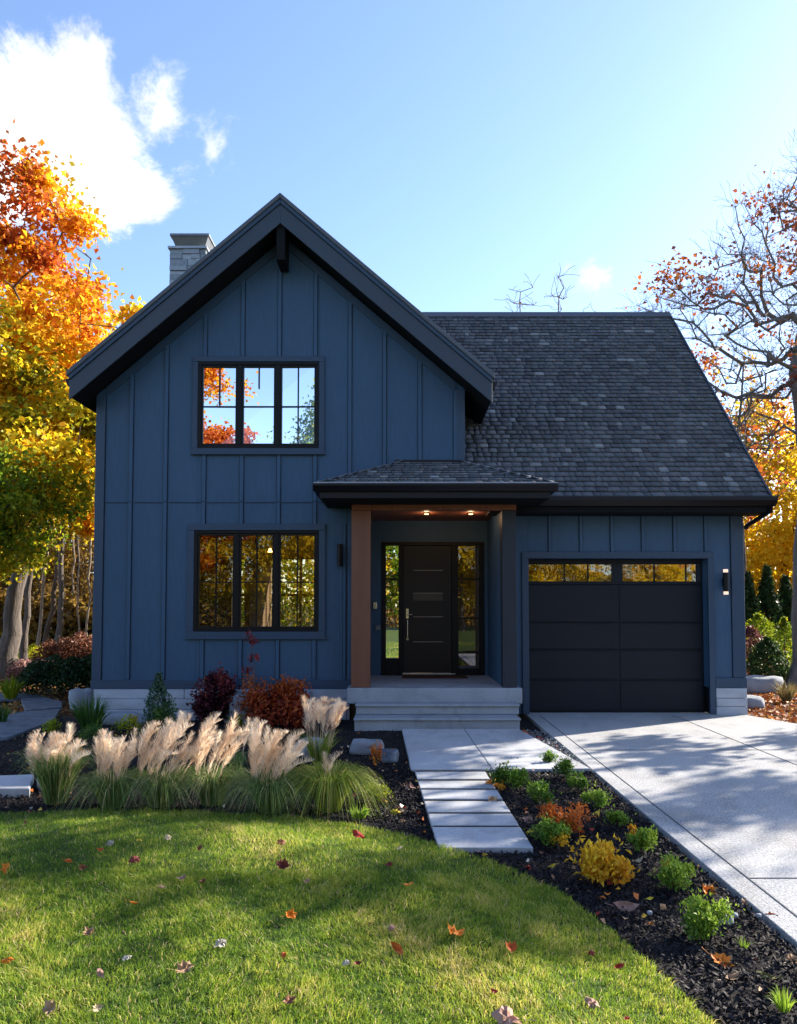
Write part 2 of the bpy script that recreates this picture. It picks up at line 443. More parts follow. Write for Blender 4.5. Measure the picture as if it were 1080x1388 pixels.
# battens: centre line pixel positions at the level of the windows
shade_mb = MB()
def wallbox(x0, x1, z0, z1, p=0.026, y=GY):
    w.box(x0, x1, y - p, y, z0, z1)
    shade_mb.box(x0 - .009, x0 - .0005, y - .004, y - .0005, z0, z1); shade_mb.box(x1 + .0005, x1 + .009, y - .004, y - .0005, z0, z1)  # thin dark strips along both batten sides, drawn in place of shadow lines
bw = 0.028
SEAM = at(300, 681, GY).z
TZ0, TZ1 = UZ0 - 0.09, UZ1 + 0.09      # casing extents
LC0, LC1 = LZ0 - 0.10, LZ1 + 0.10
for px in (178, 225, 277, 328, 378, 427, 474, 521, 569, 617):
    x = at(px, 600, GY).x; top = soff(x) - 0.16
    inwin = WX0 - 0.08 < x < WX1 + 0.08
    lo = z0w + 0.12 if x < EX else 3.47
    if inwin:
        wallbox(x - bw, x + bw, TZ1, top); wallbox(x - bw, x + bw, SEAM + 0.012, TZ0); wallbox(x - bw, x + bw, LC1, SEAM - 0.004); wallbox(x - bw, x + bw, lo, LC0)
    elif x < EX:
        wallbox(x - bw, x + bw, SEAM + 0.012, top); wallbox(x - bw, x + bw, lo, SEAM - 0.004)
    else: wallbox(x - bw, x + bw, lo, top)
# lower floor batten beside the lamp
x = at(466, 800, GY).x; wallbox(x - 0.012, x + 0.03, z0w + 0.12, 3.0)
w.box(GL + 0.14, EX, GY - 0.010, GY, SEAM - 0.004, SEAM + 0.012)
mw_ = w.build('wall', M['siding'], H, bevel=0.003, seg=1)
shade_mb.box(GL + .131, GL + .140, GY - .004, GY - .0005, z0w + .12, soff(GL) - .0); shade_mb.box(GR_ - .130, GR_ - .121, GY - .004, GY - .0005, 3.47, soff(GR_) - .17)
shade_mb.box(GL + .14, EX, GY - .012, GY - .0102, SEAM - .008, SEAM - .001); shade_mb.build('shade_strip', M['black'], mw_); shade_mb = MB()  # same drawn shade under the seam and beside the corner boards
t = MB()
t.box(GL - 0.012, GL + 0.13, GY - 0.026, GY + 0.10, z0w + 0.11, soff(GL) - 0.02)
t.box(GR_ - 0.12, GR_ + 0.012, GY - 0.026, GY + 0.10, 3.45, soff(GR_) - 0.02)
t.box(GL - 0.02, EX - 0.005, GY - 0.036, GY + 0.02, z0w - 0.03, z0w + 0.11)
for sx, xe in ((-1, GL + 0.14), (1, GR_ - 0.13)):
    t.prism_xz([(AX, soff(AX) - 0.17), (AX, soff(AX) - 0.01), (xe, soff(xe) - 0.01), (xe, soff(xe) - 0.17)][::(1 if sx < 0 else -1)], GY - 0.024, GY - 0.001)
t.build('wall_trim', M['trim'], H, bevel=0.004, seg=1)
# foundation
f = MB()
for k, (za, zb) in enumerate(((-0.1, 0.12), (0.125, 0.28), (0.285, 0.43))):
    x = GL + 0.03
    while x < EX - 0.02:
        L = 0.9 + 0.8 * random.random(); x1 = min(x + L, EX - 0.01)
        f.box(x, x1 - 0.008, GY - 0.045 + 0.008 * random.random(), GY + 0.1, za, zb); x = x1
f.build('foundation', M['lime'], H, bevel=0.008)

# ---- windows
def window(x0, x1, z0, z1, Y, glass, cas, muntins, name='window', lights=3):
    c = MB()
    a, b, d, e = x0 - cas, x1 + cas, z0 - cas, z1 + cas
    c.box(a, b, Y - 0.040, Y + 0.02, z1, e); c.box(a, b, Y - 0.040, Y + 0.02, d, z0)
    c.box(a, x0, Y - 0.038, Y + 0.02, z0, z1); c.box(x1, b, Y - 0.038, Y + 0.02, z0, z1)
    c.box(a - 0.015, b + 0.015, Y - 0.06, Y - 0.02, d - 0.02, d + 0.012)
    root = c.build(name, M['trim'], H, bevel=0.004, seg=1)
    fr = MB(); t = 0.05
    fr.box(x0, x1, Y - 0.03, Y + 0.10, z1 - t, z1 - 0.001); fr.box(x0, x1, Y - 0.03, Y + 0.10, z0 + 0.001, z0 + t)
    fr.box(x0 + 0.001, x0 + t, Y - 0.028, Y + 0.10, z0 + t, z1 - t); fr.box(x1 - t, x1 - 0.001, Y - 0.028, Y + 0.10, z0 + t, z1 - t)
    W = (x1 - x0 - 2 * t) / lights
    for k in range(1, lights):
        xm = x0 + t + W * k; fr.box(xm - 0.035, xm + 0.035, Y - 0.026, Y + 0.10, z0 + t, z1 - t)
    fr.build('frame', M['black'], root, bevel=0.004, seg=1)
    for k in range(lights):
        xa = x0 + t + W * k + (0.035 if k else 0); xb = x0 + t + W * (k + 1) - (0.035 if k < lights - 1 else 0)
        s = MB(); q = 0.028
        s.box(xa + .001, xb - .001, Y - 0.012, Y + 0.05, z1 - t - q, z1 - t - .001); s.box(xa + .001, xb - .001, Y - 0.012, Y + 0.05, z0 + t + .001, z0 + t + q)
        s.box(xa + .001, xa + q, Y - 0.010, Y + 0.05, z0 + t + q, z1 - t - q); s.box(xb - q, xb - .001, Y - 0.010, Y + 0.05, z0 + t + q, z1 - t - q)
        s.build('sash', M['black'], root)
        g = MB(); tilt = 0.004 * (k - 1)
        g.add([(xa + q, Y + 0.022 + tilt, z0 + t + q), (xb - q, Y + 0.022 - tilt, z0 + t + q), (xb - q, Y + 0.022 - tilt, z1 - t - q), (xa + q, Y + 0.022 + tilt, z1 - t - q)], [(0, 1, 2, 3)])
        g.build('pane', glass, root)
        m = MB(); xm = (xa + xb) / 2; zm = (z0 + z1) / 2 - 0.02; mw = 0.009
        m.box(xa + q, xb - q, Y - 0.002, Y + 0.012, zm - mw, zm + mw)
        for (u0, u1) in muntins[k]:
            za = z0 + t + q + (z1 - z0 - 2 * t - 2 * q) * u0; zb = z0 + t + q + (z1 - z0 - 2 * t - 2 * q) * u1
            m.box(xm - mw, xm + mw, Y - 0.004, Y + 0.010, za, zb)
        m.build('glazing_bar', M['black'], root)
    return root
tag(window(WX0, WX1, UZ0, UZ1, GY, M['glass_up'], 0.085, [[(0.5, 1)], [(0.72, 1)], [(0, 1)]]), 'upper window mirroring blue sky and trees')
tag(window(WX0 - 0.03, WX1 + 0.01, LZ0, LZ1, GY, M['glass_lo'], 0.10, [[(0, 1)], [(0, 1)], [(0, 1)]]), 'lower window with dim room and reflected leaves')
# back window of the room, seen through the glass
bwn = MB()
bwn.box(BX0, BX1, 17.02, 17.1, 0.95, 1.02); bwn.box(BX0, BX1, 17.02, 17.1, 2.78, 2.85); bwn.box(BX0, BX1, 17.03, 17.09, 1.93, 1.99)
for x in np.linspace(BX0 + 0.03, BX1 - 0.03, 6): bwn.box(x - 0.03, x + 0.03, 17.01, 17.11, 1.02, 2.78)
bwn.build('rear_window', M['black'], H)
# interior
i = MB()
i.box(GL + WT + .005, EX - .14, GY + WT + .005, 16.99, 3.32, 3.42); i.box(EX - .14, 5.3, DY + .16, 16.99, 3.32, 3.42)
i.box(-3.0, -2.9, 14.4, 16.9, 0.5, 3.3); i.box(EX - 0.135, EX - 0.121, GY + WT, DY, 0.5, 3.3)
i.box(EX - 0.12, 5.3, DY + 0.5, DY + 0.6, 0.5, 3.3); 
i.box(GL + WT + 0.002, GL + WT + 0.014, GY + WT + .01, 16.98, 0.5, 3.3)
i.build('room_wall', M['plaster'], H)
i = MB(); i.box(GL + WT + .01, EX - .14, GY + WT + .01, 16.98, 0.40, 0.49); i.build('room_floor', M['intfloor'], H)
p = at(366, 747, 13.2); i = MB(); i.tube([(p.x, p.y, 3.32), (p.x, p.y, p.z + .05)], 0.006, 5); r_ = i.build('pendant_lamp', M['black'], H)
i = MB(); i.tube([(p.x, p.y, p.z + .05), (p.x, p.y, p.z - .02)], [0.02, 0.045], 12); i.build('bulb', M['lamp'], r_)

# ---- gable roof
rf = MB(); print('gable', AX, AZ, SL, EL, ER)
zt = lambda x: AZ - SL * abs(x - AX)
for sx, xe in ((-1, EL), (1, ER)):
    poly = [(AX, zt(AX) - 0.08), (xe, zt(xe) - 0.08), (xe, zt(xe) - 0.40), (AX, zt(AX) - 0.40)]
    if sx < 0: poly = poly[::-1]
    rf.prism_xz(poly, RF + 0.03, 17.3)
groof = rf.build('gable_roof', M['soffit'], H)
tp = MB()
for sx, xe in ((-1, EL - 0.03), (1, ER + 0.03)):
    poly = [(AX, zt(AX)), (xe, zt(xe)), (xe, zt(xe) - 0.075), (AX, zt(AX) - 0.075)]
    if sx < 0: poly = poly[::-1]
    tp.prism_xz(poly, RF - 0.05, 17.32, a=0.4)
tp.build('shingle_layer', M['shingle'], groof, bevel=0.008)
rk = MB()
for sx, xe in ((-1, EL), (1, ER)):
    poly = [(AX, zt(AX) - 0.155), (xe, zt(xe) - 0.155), (xe, zt(xe) - 0.45), (AX, zt(AX) - 0.45)]
    if sx < 0: poly = poly[::-1]
    rk.prism_xz(poly, RF, RF + 0.028)
rk.build('rake_board', M['fascia'], groof, bevel=0.003, seg=1)
rk = MB()
for sx, xe in ((-1, EL), (1, ER)):
    poly = [(AX, zt(AX) - 0.078), (xe, zt(xe) - 0.078), (xe, zt(xe) - 0.150), (AX, zt(AX) - 0.150)]
    if sx < 0: poly = poly[::-1]
    rk.prism_xz(poly, RF - 0.025, RF + 0.028)
rk.build('rake_moulding', M['trim'], groof, bevel=0.004, seg=1)
# eave gutters of the gable, and the ridge beam end
e = MB()
for xe, s in ((ER + 0.03, 1), (EL - 0.03, -1)):
    zz = zt(xe) - 0.09
    poly = [(xe - 0.05 * s, zz), (xe + 0.05 * s, zz), (xe + 0.05 * s, zz - 0.04), (xe + 0.02 * s, zz - 0.10), (xe - 0.05 * s, zz - 0.12)]
    e = MB(); e.prism_xz(poly if s < 0 else poly[::-1], RF + 0.05, 17.0)
    e.build('gable_gutter', M['gutter'], H)
b = MB(); b.box(AX - 0.065, AX + 0.065, RF + 0.05, GY - 0.03, at(380, 350, RF).z, zt(AX) - 0.42)
b.build('ridge_beam', M['soffit'], H, bevel=0.005)

# ---- chimney
c = MB(); rr = random.Random(3)
cx0, cx1, cy0, cy1 = at(230, 350, 14).x, at(279, 350, 14).x, 14.0, 14.75
z = 5.2; ztop = at(250, 338, 14).z
c.box(cx0 + .02, cx1 - .02, cy0 + .02, cy1 - .02, 5.2, ztop, 0.1)
while z < ztop - 0.03:
    h = min(rr.choice((0.07, 0.10, 0.13)), ztop - z)
    x = cx0
    while x < cx1 - 0.01:
        x1 = min(x + rr.uniform(0.15, 0.4), cx1)
        if cx1 - x1 < 0.08: x1 = cx1
        c.box(x + .004, x1 - .004, cy0 - rr.uniform(0, 0.03), cy0 + 0.10, z + .005, z + h - .004, rr.random()); x = x1
    for xs in (cx0, cx1):
        y = cy0 + 0.12
        while y < cy1:
            y1 = min(y + rr.uniform(0.15, 0.35), cy1); o_ = rr.uniform(0.0, 0.02)
            c.box(xs - (0.08 if xs == cx1 else o_), xs + (o_ if xs == cx1 else 0.08), y + .004, y1 - .004, z + .005, z + h - .004, rr.random()); y = y1
    z += h
chim = c.build('chimney', M['chimney'], groof, bevel=0.006, seg=1)
c = MB(); c.box(cx0 - 0.03, cx1 + 0.03, cy0 - 0.05, cy1 + 0.04, ztop + .002, ztop + 0.05); c.build('capstone', M['lime'], chim, bevel=0.006)
c = MB(); zc = at(258, 320, 14).z
c.add([(cx0 + .10, cy0 + .1, ztop + .052), (cx1 - .06, cy0 + .1, ztop + .052), (cx1 - .06, cy1 - .1, ztop + .052), (cx0 + .10, cy1 - .1, ztop + .052),
       (cx0 + .02, cy0 + .0, zc), (cx1 + .04, cy0 + .0, zc), (cx1 + .04, cy1, zc), (cx0 + .02, cy1, zc)],
      [(0, 1, 5, 4), (1, 2, 6, 5), (2, 3, 7, 6), (3, 0, 4, 7)])
c.box(cx0, cx1 + .06, cy0 - .02, cy1 + .02, zc + .002, zc + 0.045)
c.build('chimney_cap', surf('weathered_metal', (0.19, 0.20, 0.22), (0.13, 0.14, 0.155), 6, 0.45, metal=0.5), chim)

# ---- shingled planes
def shingles(O, U, S, row_range, nrow, expo, rng, thick=0.026, wmin=0.08, wmax=0.22):
    O, U, S = map(np.array, (O, U, S)); Nn = np.cross(U, S); V = []; Fs = []; A = []
    for r in range(nrow):
        u0, u1 = row_range(r * expo, (r + 1) * expo)
        if u1 - u0 < 0.03: continue
        u = u0; first = True
        while u < u1 - 0.01:
            ww = rng.uniform(wmin, wmax) * (rng.uniform(.3, 1) if first else 1); first = False; ue = min(u + ww, u1)
            if u1 - ue < 0.06: ue = u1
            t = thick * rng.uniform(0.75, 1.25); dn = rng.uniform(-0.006, 0.008); g = 0.004
            sk = rng.uniform(-.003, .003); a = O + U * (u + g) + S * (r * expo - dn); b_ = O + U * (ue - g) + S * (r * expo - dn + sk); a2 = a + S * .03; b2 = b_ + S * .03
            c_ = O + U * (ue - g) + S * ((r + 1) * expo + 0.03); d_ = O + U * (u + g) + S * ((r + 1) * expo + 0.03)
            k = len(V)
            V += [a2, b2, a + Nn * t, b_ + Nn * t, c_ + Nn * .003, d_ + Nn * .003, d_ - Nn * .004, c_ - Nn * .004]
            Fs += [(k, k + 1, k + 3, k + 2), (k + 2, k + 3, k + 4, k + 5), (k, k + 2, k + 5, k + 6), (k + 1, k + 7, k + 4, k + 3)]
            v = np.clip(rng.normal(0.47, 0.13), 0, 0.8) if rng.random() > 0.035 else rng.uniform(0.85, 1.0)
            A += [v] * 8; u = ue
    return np.array(V), np.array(Fs), np.array(A)
rng = np.random.default_rng(5)
ZE, YE, ZR, YR = at(890, 675, 11.3).z, 11.3, at(740, 426, 15.4).z, 15.4
gs = (ZR - ZE) / (YR - YE); gl = math.hypot(ZR - ZE, YR - YE); S_ = np.array([0, (YR - YE) / gl, (ZR - ZE) / gl])
XR = 5.72
def grow_(s0, s1):
    z = ZE + S_[2] * s0
    if z < zt(ER) + .02: x0 = GR_ + 0.004
    else: x0 = AX + (AZ - z) / SL + 0.02
    return x0, XR
V, Fs, A = shingles((0, YE, ZE), (1, 0, 0), S_, grow_, int(gl / 0.128), 0.128, rng)
dk = MB(); Nn = np.cross((1, 0, 0), S_)
def onroof(x, z, off): 
    p = np.array([x, YE + (z - ZE) / gs, z]) + Nn * off; return tuple(p)
poly = [(GR_ + .004, ZE), (XR, ZE), (XR, ZR), (AX + .1, ZR), (ER - .1, zt(ER)), (GR_ + .004, zt(ER))]
n = len(poly); vs = [onroof(x, z, -0.012) for x, z in poly] + [onroof(x, z, -0.14) for x, z in poly]
dk.add(vs, [tuple(range(n)), tuple(range(2 * n - 1, n - 1, -1))] + [(i, i + n, (i + 1) % n + n, (i + 1) % n) for i in range(n)])
prism_yz(dk, [(YR, ZR), (YR + 1.9, ZR - 2.0), (YR + 1.9, ZR - 2.12), (YR, ZR - 0.15)][::-1], AX + .1, XR)
mroof = dk.build('main_roof', M['soffit'], H)
link_mesh('shingle_layer', V, [Fs], M['shingle'], mroof, v=A)
e = MB(); prism_yz(e, [(YR - 0.14, ZR - 0.10), (YR, ZR + 0.055), (YR + 0.14, ZR - 0.10)], AX + .2, XR + 0.02, 0.35)
e.build('ridge_cap', M['shingle'], mroof, bevel=0.01)
e = MB()
p0, p1 = onroof(XR, ZE, 0.03), onroof(XR, ZR, 0.03); q0, q1 = onroof(XR, ZE, -0.16), onroof(XR, ZR, -0.16)
e.add([p0, p1, q1, q0] + [(a + .03, b, c) for a, b, c in (p0, p1, q1, q0)], [(0, 1, 2, 3), (7, 6, 5, 4), (0, 4, 5, 1), (1, 5, 6, 2), (2, 6, 7, 3), (3, 7, 4, 0)])
e.build('rake_board', M['fascia'], mroof)
e = MB()
prism_yz(e, [(YE - 0.10, ZE + .01), (YE - 0.13, ZE + .01), (YE - 0.13, ZE - 0.05), (YE - 0.06, ZE - 0.13), (YE - 0.0, ZE - 0.13), (YE, ZE + .0)], 1.88, XR + 0.05)
e.build('gutter', M['gutter'], mroof, bevel=0.004)
e = MB(); prism_yz(e, [(YE + 0.005, ZE - 0.02), (YE + .005, ZE - 0.22), (RY, ZE - 0.22), (RY, ZE - 0.19), (YE + .03, ZE - .19), (YE + .03, ZE - .02)], 1.4, XR)
e.build('soffit', M['soffit'], mroof)

# ---- garage wall
GW1 = 5.50
ox0, ox1, oz1 = at(716, 860, RY).x, at(960, 860, RY).x, at(836, 757, RY).z
gz = ZE - 0.2
w = MB()
w.box(1.78, ox0, RY, RY + .2, 0.42, gz); w.box(ox1, GW1, RY, RY + .2, 0.42, gz); w.box(ox0, ox1, RY, RY + .2, oz1, gz)
w.box(ox0 - .2, ox0, RY + .02, RY + .2, 0.0, 0.42)
w.box(GW1 - .16, GW1, RY + .2, 17.0, 0.42, 3.1)
prism_yz(w, [(RY + .2, 3.1), (17.0, 3.1), (17.0, 6.3), (YR, ZR - 0.2), (RY + .2, 3.7)], GW1 - .15, GW1 - .01)
TG = at(836, 748, RY).z
for px in (745, 787, 829, 871, 914, 956):
    x = at(px, 720, RY).x; wallbox(x - .026, x + .026, TG + .002, gz - .01, .024, RY); shade_mb.build('shade_strip', M['black'], H); shade_mb = MB()  # garage battens get the same dark strips as drawn shadow lines
gw = w.build('garage_wall', M['siding'], H, bevel=0.003, seg=1)
shade_mb.box(GW1 - .2, GW1 - .191, RY - .004, RY - .0005, .58, gz - .01); shade_mb.build('shade_strip', M['black'], gw)
t = MB()
t.box(ox0 - .10, ox1 + .09, RY - .035, RY + .02, oz1, TG)
t.box(ox0 - .10, ox0 + .005, RY - .034, RY + .02, 0.005, oz1); t.box(ox1, ox1 + .09, RY - .034, RY + .02, 0.005, oz1)
t.box(GW1 - .19, GW1 + .012, RY - .026, RY + .1, 0.58, gz - .005)
t.box(ox1 + .092, GW1 + .02, RY - .036, RY + .02, 0.42, 0.575)
t.build('wall_trim', M['trim'], gw, bevel=0.004, seg=1)
f = MB()
f.box(ox1 + .092, GW1 + .01, RY - .05, RY + .15, 0.26, 0.415); f.box(ox1 + .095, GW1 + .012, RY - .06, RY + .15, 0.13, 0.255); f.box(ox1 + .092, GW1 + .014, RY - .052, RY + .15, -.1, 0.126)
f.build('foundation', M['lime'], gw, bevel=0.012)
# garage door
gy = RY + 0.20
d = MB(); gx0, gx1 = ox0 + .002, ox1 - .002
rows = [at(836, p, gy).z for p in (966, 922, 881, 844, 792)]; rows[0] = 0.012
xm = at(836, 860, gy).x
d.box(gx0, gx1, gy + .03, gy + .07, 0.012, oz1 - .002)
for k in range(4):
    za, zb = rows[k] + .004, rows[k + 1] - .004
    d.box(gx0, gx1, gy + .012, gy + .029, za, zb)
    for xa, xb in ((gx0 + .03, xm - .05), (xm + .05, gx1 - .03)): d.box(xa, xb, gy, gy + .0115, za + .02, zb - .02)
za, zb = rows[4] + .004, oz1 - .002
wz0, wz1 = at(780, 789, gy).z, at(780, 764, gy).z
d.box(gx0, gx1, gy, gy + .029, za, wz0); d.box(gx0, gx1, gy, gy + .029, wz1, zb)
wx = [(gx0 + .02, at(829, 780, gy).x), (at(844, 780, gy).x, at(949, 780, gy).x)]
d.box(gx0, wx[0][0], gy, gy + .028, wz0, wz1); d.box(wx[0][1], wx[1][0], gy, gy + .028, wz0, wz1); d.box(wx[1][1], gx1, gy, gy + .028, wz0, wz1)
gd = d.build('garage_door', M['gdoor'], H, bevel=0.004, seg=1)
for j, (xa, xb) in enumerate(wx):
    g = MB(); g.add([(xa, gy + .018, wz0), (xb, gy + .018, wz0), (xb, gy + .018, wz1), (xa, gy + .018, wz1)], [(0, 1, 2, 3)]); g.build('window_pane', M['glass_gar'], gd)
    g = MB()
    for px in ((765, 797) if j == 0 else (887, 930)):
        x = at(px, 780, gy).x; g.box(x - .010, x + .010, gy + .004, gy + .02, wz0 + .006, wz1 - .006)
    g.box(xa, xb, gy + .002, gy + .016, wz0, wz0 + .012); g.box(xa, xb, gy + .002, gy + .016, wz1 - .012, wz1)
    g.build('glazing_bar', M['black'], gd)
d = MB(); d.box(gx1 + .004, ox1 + .04, RY + .021, gy + .1, 0.01, oz1); d.build('door_jamb', M['black'], gw)
d = MB(); d.box(gx0, gx1, gy - .01, gy + .05, 0.0, 0.02); d.build('threshold', M['black'], gw)

# ---- wall lamps
def wall_lamp(px, y0, y1, Y, lit):
    a, b_ = at(px, y0, Y), at(px, y1, Y); mb = MB(); x = a.x
    mb.tube([(x, Y - .09, b_.z + (.05 if lit else 0)), (x, Y - .09, a.z - (.05 if lit else 0))], 0.042, 16)
    mb.box(x - .03, x + .03, Y - .055, Y - .019, (a.z + b_.z) / 2 - .06, (a.z + b_.z) / 2 + .06)
    o = mb.build('wall_lamp', M['black'], H, bevel=0.003)
    if lit:
        for za, zb in ((b_.z, b_.z + .048), (a.z - .048, a.z)):
            m2 = MB(); m2.tube([(x, Y - .09, za), (x, Y - .09, zb)], 0.036, 16); m2.build('light_lens', M['lampsoft'], o)
    return o
tag(wall_lamp(461, 738, 768, GY, False), 'unlit black wall lamp beside the porch')
tag(wall_lamp(980, 772, 806, RY, True), 'lit wall lamp beside the garage door')
# downspout elbow at the right corner
d = MB(); d.tube([(XR - .02, YE - .06, ZE - .13), (XR - .02, YE - .04, ZE - .2), (GW1 + .05, RY - .08, ZE - .38), (GW1 + .05, RY - .03, ZE - .42)], 0.035, 10)
d.build('downspout_elbow', M['gutter'], H, smooth=True)

# ---- porch
PZ = 0.50
s = MB(); px0, px1 = at(470, 940, 11.0).x, at(708, 940, 11.0).x
s.box(px0, px1, 11.0, GY - .04, 0.27, PZ); s.box(EX + .002, 1.80, GY - .04, DY + .1, 0.2, PZ)
s.build('porch_floor', M['step'], H, bevel=0.012)
for Y0, za, zb, xa, xb in ((10.70, 0.150, 0.302, 482, 704), (10.40, -.05, 0.148, 480, 705)):
    s = MB(); s.box(at(xa, 960, Y0).x, at(xb, 960, Y0).x, Y0 + .045, 11.25, za, zb - .035); s.box(at(xa, 960, Y0).x - .01, at(xb, 960, Y0).x + .01, Y0, 11.24, zb - .034, zb); s.build('step', M['step'], H, bevel=0.012)
p = MB(); p.box(at(476, 800, 11.05).x, at(501.5, 800, 11.05).x, 11.05, 11.33, PZ + .002, 3.15); tag(p.build('porch_post', M['brown'], H, bevel=0.006), 'reddish brown square post')
q0, q1 = at(681, 800, 11.05).x, at(700, 800, 11.05).x
p = MB(); p.box(q0, q1, 11.05, 11.28, PZ + .002, 3.15)
tag(p.build('porch_post', surf('charcoal_post', (0.018, 0.024, 0.034), None, 2, .5), H, bevel=0.006), 'charcoal square post')
p = MB(); p.box(q0 + .01, q1 - .01, 11.283, DY, PZ + .002, 3.2); p.build('porch_side_wall', M['siding'], H)
p = MB(); p.box(at(477, 687, 11.05).x, q1 + .004, 11.046, 11.20, 3.155, 3.262); p.build('porch_beam', M['cedar'], H, bevel=0.004)
p = MB(); p.box(EX + .002, q1, 11.205, DY, 3.215, 3.26); ceil = p.build('porch_ceiling', M['cedar'], H)
for px, py in ((578, 695), (638, 695)):
    Yc = (3.215 - EYE) / (ray(px, py)[2] / ray(px, py)[1]); c_ = at(px, py, Yc)
    m2 = MB(); m2.tube([(c_.x, Yc, 3.213), (c_.x, Yc, 3.195)], [0.055, 0.05], 20); l = m2.build('ceiling_light', M['black'], ceil)
    ld = bpy.data.lights.new('ceiling_lamp', 'POINT'); ld.energy = 1.2; ld.color = (1, .6, .32); ld.shadow_soft_size = .03; lo_ = bpy.data.objects.new('ceiling_lamp', ld); col.objects.link(lo_); lo_.location = (c_.x, Yc, 3.13)
    m2 = MB(); m2.tube([(c_.x, Yc, 3.194), (c_.x, Yc, 3.190)], 0.036, 16); m2.build('light_lens', M['lamp'], ceil)
# porch roof: hip
Y0, e0, e1, ez = 10.3, at(428, 660, 10.3).x, at(752, 660, 10.3).x, at(590, 656, 10.3).z
run = GY - Y0; rz = at(590, 627, GY).z; ps = (rz - ez) / run
bz = ez - 0.19
p = MB()
p.add([(e0, Y0, ez), (e1, Y0, ez), (e1, 12.4, ez), (e1 - run, GY, rz), (e1 - run, 12.4, rz), (e0 + run, GY, rz), (e0, GY, ez)],
      [(0, 1, 3, 5), (1, 2, 4, 3), (0, 5, 6)])
p.box(e0 + .07, e1 - .07, Y0 + .07, GY - .03, bz + .0, bz + .02)
p.box(1.80, e1 - .07, GY - .03, RY - .04, bz, bz + .02)
proof = p.build('porch_roof', M['soffit'], H)
p = MB()
p.box(e0 + .05, e1 - .05, Y0 + .05, Y0 + .075, bz, ez - .06); p.box(e0 + .05, e0 + .075, Y0 + .076, GY - .03, bz, ez - .06); p.box(e1 - .075, e1 - .05, Y0 + .076, 11.3, bz, ez - .06)
p.build('fascia_board', M['gutter'], proof)
p = MB()
prism_yz(p, [(Y0 + .048, ez + .0), (Y0 - .06, ez + .0), (Y0 - .06, ez - .03), (Y0 + .0, ez - .10), (Y0 + .048, ez - .10)], e0 - .04, e1 + .04)
p.box(e0 - .04, e0 + .048, Y0 + .05, GY - .03, ez - .09, ez - .002); p.box(e1 - .048, e1 + .04, Y0 + .05, 11.3, ez - .09, ez - .002)
p.build('gutter', M['gutter'], proof, bevel=0.005)
p = MB(); p.box(e0 - .03, e1 + .03, Y0 - .066, Y0 - .02, ez + .002, ez + .016); p.build('drip_edge', surf('drip_edge_metal', (0.30, 0.32, 0.37), None, 3, 0.4), proof)
sl = math.hypot(run, rz - ez); Sv = np.array([0, run / sl, (rz - ez) / sl]); nr = 9; ex = sl / nr
V1 = shingles((0, Y0, ez + .004), (1, 0, 0), Sv, lambda a, b: (e0 + a * run / sl, e1 - a * run / sl), nr, ex, rng, 0.022)
Sr = np.array([-run / sl, 0, (rz - ez) / sl])
V2 = shingles((e1, Y0, ez + .004), (0, 1, 0), Sr, lambda a, b: (a * run / sl, 1.95), nr, ex, rng, 0.022)
Sq = np.array([run / sl, 0, (rz - ez) / sl])
V3 = shingles((e0, GY, ez + .004), (0, -1, 0), Sq, lambda a, b: (0, run - a * run / sl), nr, ex, rng, 0.022)
n1 = len(V1[0]); n2 = len(V2[0])
link_mesh('shingle_layer', np.vstack([V1[0], V2[0], V3[0]]), [np.vstack([V1[1], V2[1] + n1, V3[1] + n1 + n2])], M['shingle'], proof, v=np.concatenate([V1[2], V2[2], V3[2]]))
hp = MB()
for a, b_ in (((e0, Y0, ez), (e0 + run, GY, rz)), ((e1, Y0, ez), (e1 - run, GY, rz))):
    a = Vector(a); b_ = Vector(b_); hp = MB()
    for k in range(10):
        c0, c1 = a.lerp(b_, k / 10), a.lerp(b_, min(1, (k + 1.1) / 10)); sd = Vector((0.09 if b_.x > a.x else -0.09, -0.09, 0)) * 0.7
        sd2 = -sd; h0 = .034
        hp.add([c0 + Vector((0, 0, h0)), c1 + Vector((0, 0, h0 - .012)), c1 + sd + Vector((0, 0, -.008)), c0 + sd + Vector((0, 0, .006)), c1 + sd2 + Vector((0, 0, -.008)), c0 + sd2 + Vector((0, 0, .006))],
               [(0, 1, 2, 3), (0, 5, 4, 1), (0, 3, 5)], 0.25 + 0.5 * random.random())
    hp.build('hip_cap', M['shingle'], proof)
fl = MB(); fl.box(e0 + run - .1, GR_, GY - .05, GY - .001, rz - .02, rz + .035); fl.build('flashing', M['gutter'], proof)

# ---- entry wall
dx0, dx1 = at(517, 820, DY).x, at(656, 820, DY).x
dz1 = at(590, 735, DY).z
w = MB()
w.box(EX + .002, dx0, DY + .001, DY + .15, PZ, 3.30); w.box(dx1, 1.8, DY + .001, DY + .15, PZ, 3.30); w.box(dx0, dx1, DY + .001, DY + .15, dz1, 3.30)
w.box(at(505, 820, DY).x - .1, at(505, 820, DY).x - .04, DY - .018, DY, PZ + .002, 3.2)
w.build('entry_wall', M['siding'], H)
xs = [at(p, 820, DY).x for p in (523, 540, 546, 612, 621, 649)]
fr = MB(); t_ = .03
fr.box(dx0, dx1, DY - .03, DY + .12, dz1 - .06, dz1 - .001); 
for xa, xb in ((dx0 + .001, xs[0]), (xs[1], xs[2]), (xs[3], xs[4]), (xs[5], dx1 - .001)): fr.box(xa, xb, DY - .028, DY + .12, PZ + .001, dz1 - .06)
fr.box(xs[0], xs[1], DY - .02, DY + .1, PZ + .001, PZ + .30); fr.box(xs[4], xs[5], DY - .02, DY + .1, PZ + .001, PZ + .12)
efr = fr.build('door_frame', M['black'], H, bevel=0.004, seg=1)
